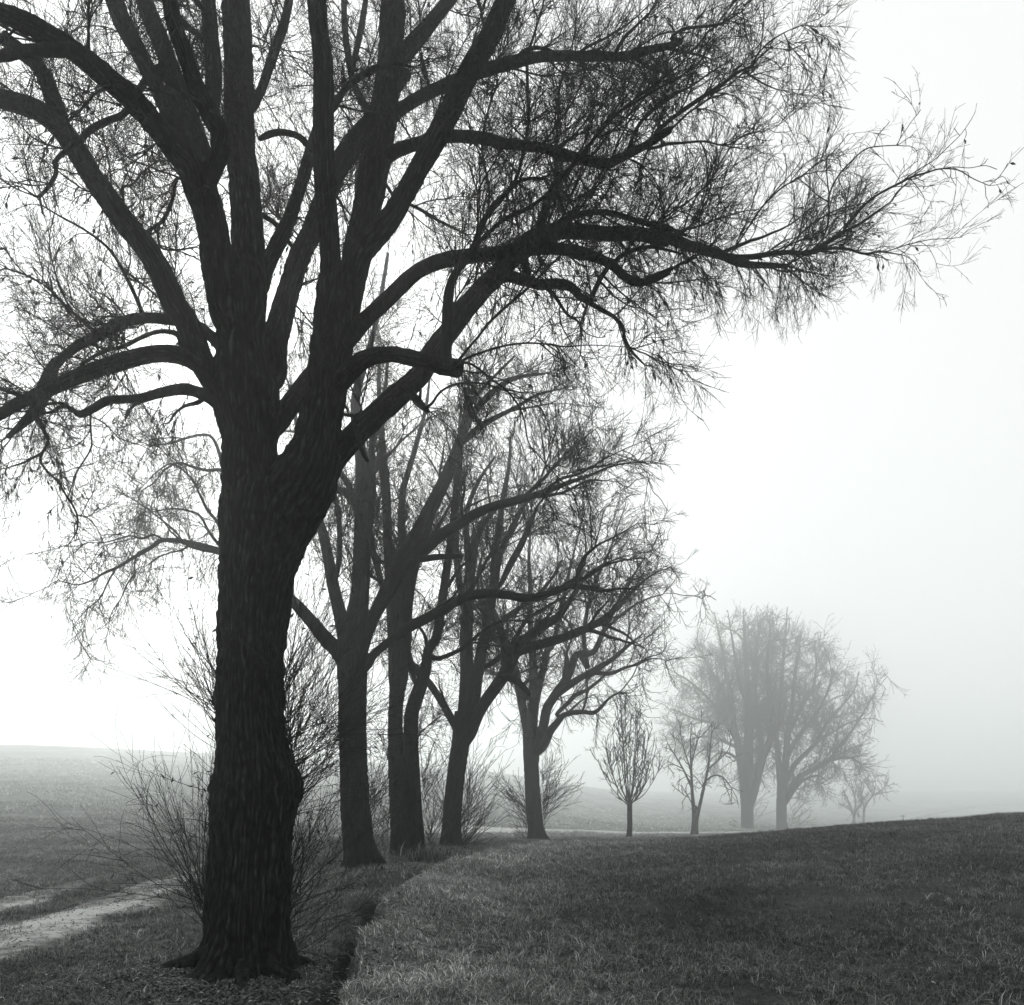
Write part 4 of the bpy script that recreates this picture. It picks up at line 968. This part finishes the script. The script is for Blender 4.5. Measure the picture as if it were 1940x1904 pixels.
make_tree('willow_tree', 'rounded willow standing alone past the ditch end with shoots on both sides of its trunk', 'tree', 31.0, t5, cfg5, np.random.default_rng(55), reach=(1325, 900), mult=1.7, spray=50, dens=2.1, furrow=.02, fill=(20,110), sr=0.62, group='bare willows in the row', sprouts=spr5, leaves=0.10, leaf=4.0, flare=0.45)

# ------------------------------------------------------------------ saplings and the far group
def sapling(name, label, cat, D0, x, yb, yt, fork, width, n, half, rg, lean=0.0, group=None, bow=1.0):
    """small tree whose stems sweep up from a low fork like a vase"""
    lim = dict(trunk=L(None, 0, 0, (x-2, yb+4, width*1.25), (x, (yb*2+fork)/3, width), (x+lean*6, (yb+fork*2)/3, width), (x+lean*10, fork, width*.95)))
    for i in range(n):
        a = -1 + 2 * (i + 0.5) / n; a += rg.normal(0, .06)
        tipx = x + lean*20 + a * half * 1.05; h = (fork - yt) * (1.0 - 0.62 * abs(a) ** 1.7 * bow) * (0.72 + .34*rg.random())
        fy = fork + (yb - fork) * 0.15 * rg.random() * (abs(a))
        w = width * (0.30 - 0.10 * abs(a)) * (.7 + .5*rg.random())
        lim['s%d' % i] = L('trunk', rg.normal(0, 0.6), 0, (x+lean*10, fy, w), (x + lean*10 + a*half*(.40+.08*rg.random()), fork - h*.20, w*.75), (x + lean*14 + a*half*.72, fork - h*.48, w*.5), (x+lean*18+a*half*.9, fork-h*.72, w*.34), (tipx, fork-h, 1.0))
    return lim
rg8 = np.random.default_rng(88)
sp1 = sapling('', '', '', 38, 1193, 1592, 1318, 1522, 10, 17, 56, rg8)
make_tree('sapling', 'slender vase-shaped young tree standing alone between the row and the pale group', 'tree', 44.0, sp1,
   {'*': dict(n1=7, len1=44, n2=9, n3=6, up=1.3, trop=0.5, droop=0.0, r1=1.3, droop2=0.0, rmax=60, t0=0.12, tipn=1)}, np.random.default_rng(66), mult=0.8, spray=20, dens=1.3, thick=0.8, leaves=0.5, leaf=4.0, sides=8, flare=.3)
sp2 = dict(
 trunk=L(None, 0, 7, (706,1448,44), (708,1400,36), (710,1340,34), (706,1290,30)),
 a=L('trunk', .2, 7, (704,1310,22), (695,1220,17), (691,1130,13), (688,1040,10), (686,950,7), (692,850,3)),
 b=L('trunk', -.2, 7, (716,1360,20), (738,1270,17), (758,1180,14), (778,1090,11), (788,1000,8), (796,900,3)),
 c=L('a', .3, 7, (694,1200,11), (655,1110,9), (610,1030,7), (565,960,3)),
 d=L('b', -.3, 7, (764,1160,11), (805,1130,9), (850,1135,7), (890,1180,5), (918,1230,2)),
 e=L('b', .3, 7, (774,1100,9), (830,1050,7), (880,1000,5), (905,930,2)),
 f=L('a', -.3, 7, (690,1110,8), (655,1000,6), (630,900,3)),
 g=L('a', .4, 7, (690,1060,8), (720,960,6), (745,860,3)),
 h=L('a', .2, 7, (700,1290,6), (670,1230,5), (640,1180,3)),
 i=L('c', .2, 7, (640,1090,6), (590,1070,5), (550,1090,2)),
)
make_tree('sapling', 'small young tree with a wide ragged crown just left of the pale tall willows', 'tree', 66.0, sp2,
   {'*': dict(n1=8, len1=48, n2=9, n3=6, up=0.5, trop=0.1, droop=0.15, r1=1.3, droop2=.2, rmax=60, t0=0.15, tipn=1)}, np.random.default_rng(67), mult=0.8, spray=20, dens=1.3, thick=0.8, leaves=0.4, leaf=3.6, sides=8, flare=.3)

t6 = dict(
 trunk=L(None, 0, 7, (985,1440,76), (982,1390,66), (980,1300,62), (975,1210,64), (975,1140,68)),
 m=L('trunk', 0.2, 7, (985,1200,60), (985,1080,54), (988,960,48), (988,840,42), (984,720,36), (980,600,28), (972,480,20), (965,370,12), (962,265,5)),
 r=L('trunk', -0.2, 7, (995,1290,38), (1020,1210,38), (1040,1120,38), (1065,1030,38), (1095,960,36), (1115,860,32), (1100,740,28), (1085,620,22), (1090,500,16), (1100,400,10), (1095,300,5)),
 l=L('trunk', 0.2, 7, (965,1180,44), (950,1080,42), (935,980,38), (915,880,34), (900,780,30), (888,680,24), (870,580,18), (850,470,12), (830,370,8), (810,280,4)),
 l2=L('l', -0.4, 7, (930,960,26), (890,880,22), (840,810,20), (790,740,16), (730,680,12), (670,630,8), (600,590,5), (540,560,3)),
 l3=L('l', 0.4, 7, (915,900,20), (860,860,18), (780,850,15), (700,830,12), (630,800,8), (580,780,4)),
 l4=L('l', 0.3, 7, (905,800,20), (860,700,18), (800,600,14), (750,500,10), (720,420,6), (740,330,3)),
 l5=L('l', 0.3, 7, (935,990,20), (880,960,18), (800,930,14), (720,930,9), (650,960,5)),
 m2=L('m', 0.4, 7, (985,900,26), (1020,780,26), (1020,640,22), (1030,500,15), (1040,380,9), (1030,280,4)),
 m3=L('m', -0.4, 7, (980,760,22), (940,640,20), (920,520,15), (900,400,9), (880,270,4)),
 m4=L('trunk', 0.5, 7, (1000,1130,28), (1040,1050,26), (1060,960,22), (1030,860,18), (1050,760,14)),
 l6=L('l', 0.6, 7, (950,1070,16), (900,1020,15), (840,1010,12), (790,1050,8), (760,1100,4)),
)
cfar = lambda **k: dict(dict(taper=2.1, tipn=0, n1=8.5, len1=72, n2=11, n3=7, up=0.5, trop=0.2, droop=0.25, droop2=0.3, rmax=40, t0=0.15), **k)
make_tree('tall_willow', 'pale tall willow in the mist, left one of the two big far trees, two-stemmed', 'tree', 137.0, t6, {'*': cfar()}, np.random.default_rng(77), reach=(1600, 1148), fill=(34, 66), mult=1.1, sr=.5, spray=36, dens=8.0, thick=0.72, 
   group='misty far willows', sprouts=[(1425,1540,.8,-.9,14,45,.4,0), (1395,1575,-.8,-.5,8,20,.4,0)], leaves=0.1, leaf=3.0, sides=10, flare=.4)
t7 = dict(
 trunk=L(None, 0, 7, (1165,1418,66), (1160,1360,54), (1160,1280,52), (1163,1200,54), (1165,1150,56)),
 a=L('trunk', 0.3, 7, (1155,1180,34), (1145,1080,30), (1138,980,28), (1132,880,26), (1150,760,22), (1160,640,18), (1170,500,14), (1182,380,9), (1190,250,4)),
 b=L('trunk', 0.4, 7, (1175,1160,36), (1182,1060,34), (1190,950,32), (1205,840,28), (1220,720,22), (1230,600,17), (1250,480,11), (1260,380,5)),
 c=L('trunk', -0.3, 7, (1180,1260,34), (1215,1190,34), (1250,1140,30), (1300,1110,26), (1350,1085,24), (1410,1050,20), (1450,990,16), (1500,930,13), (1550,860,9), (1600,780,6), (1645,700,3)),
 d=L('b', 0.3, 7, (1190,1040,24), (1230,950,24), (1290,870,20), (1350,790,16), (1400,690,12), (1420,590,7), (1390,480,4)),
 e=L('trunk', 0.3, 7, (1190,1150,28), (1230,1070,26), (1290,1010,24), (1350,950,18), (1430,900,14), (1520,850,9), (1620,830,5), (1690,850,3)),
 f=L('c', -0.4, 7, (1320,1100,18), (1380,1060,18), (1450,1040,14), (1530,1040,10), (1580,1080,5)),
 g=L('b', 0.4, 7, (1200,900,22), (1260,780,20), (1320,680,15), (1340,560,10), (1330,420,5)),
 h=L('e', 0.3, 7, (1330,970,16), (1400,850,14), (1480,760,11), (1540,680,7), (1560,590,4)),
 i=L('a', 0.3, 7, (1140,960,14), (1090,900,14), (1075,800,10), (1090,700,8), (1110,560,6), (1130,400,4)),
 j=L('trunk', -.3, 7, (1185,1270,18), (1230,1200,18), (1280,1150,14), (1350,1130,10), (1400,1160,5)),
)
make_tree('tall_willow', 'pale tall willow in the mist, right one of the two, crown hanging to the right', 'tree', 143.0, t7, {'*': cfar(n1=7.5, len1=72)}, np.random.default_rng(78), reach=(1680, 1148), fill=(34, 66), mult=1.1, sr=.5, spray=36, dens=8.0, thick=0.72, 
   group='misty far willows', sprouts=[(1500,1560,.8,-.7,22,55,.5,0)], leaves=0.1, leaf=3.0, sides=10, flare=.4)

fa = dict(
 trunk=L(None, 0, 7, (1537,1402,16), (1537,1370,14), (1538,1335,15)),
 a=L('trunk', .2, 7, (1535,1340,11), (1520,1290,9), (1500,1245,7), (1480,1200,4)),
 b=L('trunk', -.2, 7, (1540,1335,11), (1555,1300,8), (1575,1280,6), (1580,1220,3)),
 c=L('trunk', .3, 7, (1538,1335,9), (1545,1260,7), (1530,1190,5), (1520,1150,2)))
fb = dict(
 trunk=L(None, 0, 7, (1588,1396,15), (1588,1360,13), (1590,1300,13)),
 a=L('trunk', .2, 7, (1590,1300,10), (1585,1270,8), (1570,1230,6), (1575,1170,3)),
 b=L('trunk', -.2, 7, (1592,1300,10), (1610,1265,9), (1635,1230,8), (1650,1180,4)),
 c=L('b', .2, 7, (1630,1235,7), (1665,1215,6), (1695,1190,3)))
cs = {'*': dict(n1=14, len1=32, n2=16, n3=8, up=.4, trop=.2, droop=.2, rmax=40, t0=.2)}
make_tree('orchard_tree', 'tiny misty orchard tree low on the horizon, left of a pair, forking low', 'tree', 172.0, fa, cs, np.random.default_rng(79), mult=1.0, spray=11, dens=3.0, thick=0.9, group='pair of small misty orchard trees', leaves=.05, leaf=2.5, sides=7, flare=.2)
make_tree('orchard_tree', 'tiny misty orchard tree low on the horizon, right of a pair, with longer bare stem', 'tree', 177.0, fb, cs, np.random.default_rng(80), mult=1.0, spray=11, dens=3.0, thick=0.9, group='pair of small misty orchard trees', leaves=.05, leaf=2.5, sides=7, flare=.2)

# thin marker post beside the far track
Xp, Dp = (1711-CX)/FPX*160, 160.0
zp = float(height(Xp, Dp))
V, F = tubes(np.array([[[Xp, Dp, zp-.2], [Xp, Dp, zp+1.9], [Xp, Dp, zp+2.6]]]), np.array([[.12, .12, .10]]), 8)
V2, F2 = tubes(np.array([[[Xp-.55, Dp, zp+2.3], [Xp+.05, Dp, zp+2.3], [Xp+.55, Dp, zp+2.33]]]), np.array([[.07, .07, .07]]), 6)
Vm, Fm = merge([(V, F), (V2, F2)])
tag(mesh_object('marker_post', Vm, Fm, M_TWIG), 'thin short post with crosspiece beside the far end of the pale track', 'post')

# ------------------------------------------------------------------ grass, fallen leaves
def tuft_mesh(name, nb, h, w, lean, seed, mat, straw=.22):
    r = np.random.default_rng(seed); V = []; F4 = []; pale = []
    for i in range(nb):
        a = r.random() * 6.283; b = np.array([r.normal(0, .022), r.normal(0, .022), -0.01]); d = np.array([math.cos(a), math.sin(a), 0])
        q = np.array([-d[1], d[0], 0]) * w * (0.6 + .8*r.random()); hh = h * (0.4 + 0.9*r.random()); l = lean * (0.3 + r.random()*1.3)
        m = b + d*l*hh*.45 + np.array([0, 0, hh*.6]); t = b + d*l*hh*1.15 + np.array([0, 0, hh*(1 - .25*l)])
        k = len(V); V += [b-q, b+q, m+q*.8, m-q*.8, t]; F4 += [[k, k+1, k+2, k+3], [k+3, k+2, k+4]]; pale += [i < nb*straw]*2
    me = bpy.data.meshes.new(name)
    me.from_pydata([tuple(map(float, v)) for v in V], [], F4); me.materials.append(mat); me.materials.append(M_STRAW)
    me.polygons.foreach_set('material_index', np.array(pale, np.int32))
    return bpy.data.objects.new(name, me)
def dead_leaf(name, seed):
    r = np.random.default_rng(seed); V = [(0,0,0)]; n = 6; L_ = .034
    pts = [(-.5,0,0), (-.2,.16,.1), (.2,.15,.12), (.5,0,.04), (.2,-.15,.12), (-.2,-.16,.1)]
    V = [(x*L_, y*L_*1.1, (z*.9 + .1*r.random())*L_) for x, y, z in pts]
    me = bpy.data.meshes.new(name); me.from_pydata(V, [], [(0,1,5), (1,2,4,5), (2,3,4)]); me.materials.append(M_DEAD)
    return bpy.data.objects.new(name, me)

def scatter_points(n, ylo, yhi, power, rg, xm=0.72):
    """random ground points within a wide wedge in front of the viewer's path, thinning with distance"""
    a = rg.random(n); e = 1 - power
    Y = (ylo**e + (yhi**e - ylo**e) * a) ** (1/e)
    X = (rg.random(n)*2 - 1) * (Y * xm + 1.5)
    return X, Y

rgG = np.random.default_rng(101)
TD, TS, _ = None, None, None
def track_clear(X, Y, w=1.5):
    j = np.searchsorted(TC[:, 1], Y).clip(0, len(TC)-1)
    return np.abs(X - TC[j, 0])
X, Y = scatter_points(150000, 4.6, 42, 0.35, rgG)
td = track_clear(X, Y)
off = X - TC[np.searchsorted(TC[:, 1], Y).clip(0, len(TC)-1), 0]
keep = ~(((np.abs(off-.72) < .42) | (np.abs(off+.80) < .25)) & (rgG.random(len(X)) < (.72 + .25*(vnoise(X*2.2, Y*1.1, 6.6) > -.1)) * np.interp(Y, [0, 11, 14, 45], [1, 1, .4, .3])))
dd, ss, tt = poly_dist(X, Y, DITCH)
keep &= ~((dd < 0.10 + .011*np.clip(Y-8, 0, 12)) & (rgG.random(len(X)) < .92))
under = (vnoise(X*.7, Y*.7, 2.2) < .15) & (np.hypot(X + 2.5, (Y-6.9)) < 1.1)
keep &= ~(under & (rgG.random(len(X)) < .7))
X, Y = X[keep], Y[keep]
clump = vnoise(X*1.6, Y*1.6, 4.0) * .5 + vnoise(X*.5, Y*.5, 8.0) * .5
k2 = rgG.random(len(X)) < np.clip(0.75 + clump, .25, 1)
X, Y, clump = X[k2], Y[k2], clump[k2]
pts = np.stack([X, Y, height(X, Y)], 1)
protos = [tuft_mesh('grass_tuft', 12, .065, .0028, .8, s, M_GRASS) for s in range(5)] + [tuft_mesh('grass_tuft', 9, .075, .0024, 1.2, 50+s, M_GRASS) for s in range(2)]
scatter('meadow_grass', 'short wet meadow grass in uneven tufts', pts, rgG.random(len(pts))*6.28, .25*rgG.random(len(pts)), (0.65 + .45*rgG.random(len(pts)) + .35*clump) * (1 + .012*Y), protos, tone_at(X, Y))
print('tufts', len(pts))

X, Y = scatter_points(70000, 38, 170, 0.9, rgG, .70)
j = TC[np.searchsorted(TC[:, 1], Y).clip(0, len(TC)-1), 0]
k = (X < np.maximum(j + 16, 0) + (Y-38)*.5) & (np.abs(X - j) > 1.6 + .02*Y) & (vnoise(X*.22, Y*.22, 3.0) + rgG.normal(0, .3, len(X)) > -.2)
X, Y = X[k], Y[k]
scatter('field_grass', 'rough pale grass of the far field, coloured paler with distance to look misted', np.stack([X, Y, height(X, Y)], 1), rgG.random(len(X))*6.28, .2*rgG.random(len(X)), (1.6 + 1.2*rgG.random(len(X))) * (.7 + .012*Y), protos, tone_at(X, Y) * .9)
print('far tufts', len(X))

X, Y = scatter_points(5200, 5, 30, 0.7, rgG, .72)
k = (vnoise(X*.8, Y*.8, 14.0) > .05) & (np.abs(X - TC[np.searchsorted(TC[:, 1], Y).clip(0, len(TC)-1), 0]) > 1.4) & (poly_dist(X, Y, DITCH)[0] > .2)
X, Y = X[k], Y[k]
scatter('tussocks', 'coarser tussocks and weeds standing above the short meadow grass', np.stack([X, Y, height(X, Y)], 1), rgG.random(len(X))*6.28, .3*rgG.random(len(X)), 1.0 + 1.0*rgG.random(len(X))**2, [tuft_mesh('weed_tuft', 14, .07, .0024, 1.1, 90+q, M_GRASS, .35) for q in range(4)], tone_at(X, Y))

# taller dry tufts between the twin-trunk willow and its right neighbour
n = 90
X = rgG.normal((818-CX)/FPX*16.3, .35, n); Y = rgG.normal(16.0, .35, n)
scatter('tall_grass', 'tall pale dry grass clump between the third and fourth willow trunks', np.stack([X, Y, height(X, Y)], 1), rgG.random(n)*6.28, .15*rgG.random(n), 3.5 + 2.5*rgG.random(n), [tuft_mesh('dry_tuft', 9, .08, .0013, .7, 70+s, M_GRASS) for s in range(2)])

n = 52000
X, Y = scatter_points(n, 4.6, 20, 0.6, rgG); X[:12000] = rgG.normal(-2.5, .75, 12000); Y[:12000] = rgG.normal(6.75, .5, 12000)
j = TC[np.searchsorted(TC[:, 1], Y).clip(0, len(TC)-1), 0]
w = np.exp(-((np.hypot(X+3.0, (Y-7.0)*.8))/2.0)**2) + .6*np.exp(-((X-j-2.2)/1.6)**2) + .45*np.exp(-((X-j)/1.6)**2) + .3*np.exp(-((X+2.2)/1.6)**2)*(Y < 18) + .03
k = rgG.random(n) < w
X, Y = X[k], Y[k]
scatter('fallen_leaves', 'fallen willow leaves littering the ground under the big tree and along the track', np.stack([X, Y, height(X, Y) + .012 + .02*rgG.random(len(X))], 1), rgG.random(len(X))*6.28, .9*rgG.random(len(X)), .7 + .7*rgG.random(len(X)), [dead_leaf('dead_leaf', s) for s in range(4)])
print('leaves', len(X))

# ------------------------------------------------------------------ haze
zb, ztop = -9.0, 40.0
x0, x1, y0, y1 = -645.0, 645.0, -65.0, 645.0
V = [(x, y, z) for z in (zb, ztop) for y in (y0, y1) for x in (x0, x1)]
F = [(0,2,3,1), (4,5,7,6), (0,1,5,4), (2,6,7,3), (0,4,6,2), (1,3,7,5)]
hz = mesh_object('haze', V, [F], None, smooth=False)
mh = bpy.data.materials.new('mist'); mh.use_nodes = True
t = mh.node_tree; t.nodes.clear()
pv = t.nodes.new('ShaderNodeVolumePrincipled')
pv.inputs['Color'].default_value = (0.975, 1.0, 0.992, 1)
pv.inputs['Density'].default_value = HAZE_DENSITY
pv.inputs['Anisotropy'].default_value = 0.82
oo = t.nodes.new('ShaderNodeOutputMaterial'); t.links.new(pv.outputs[0], oo.inputs['Volume'])
hz.data.materials.append(mh)
tag(hz, 'pale even mist filling the air over the meadow', kind='stuff')
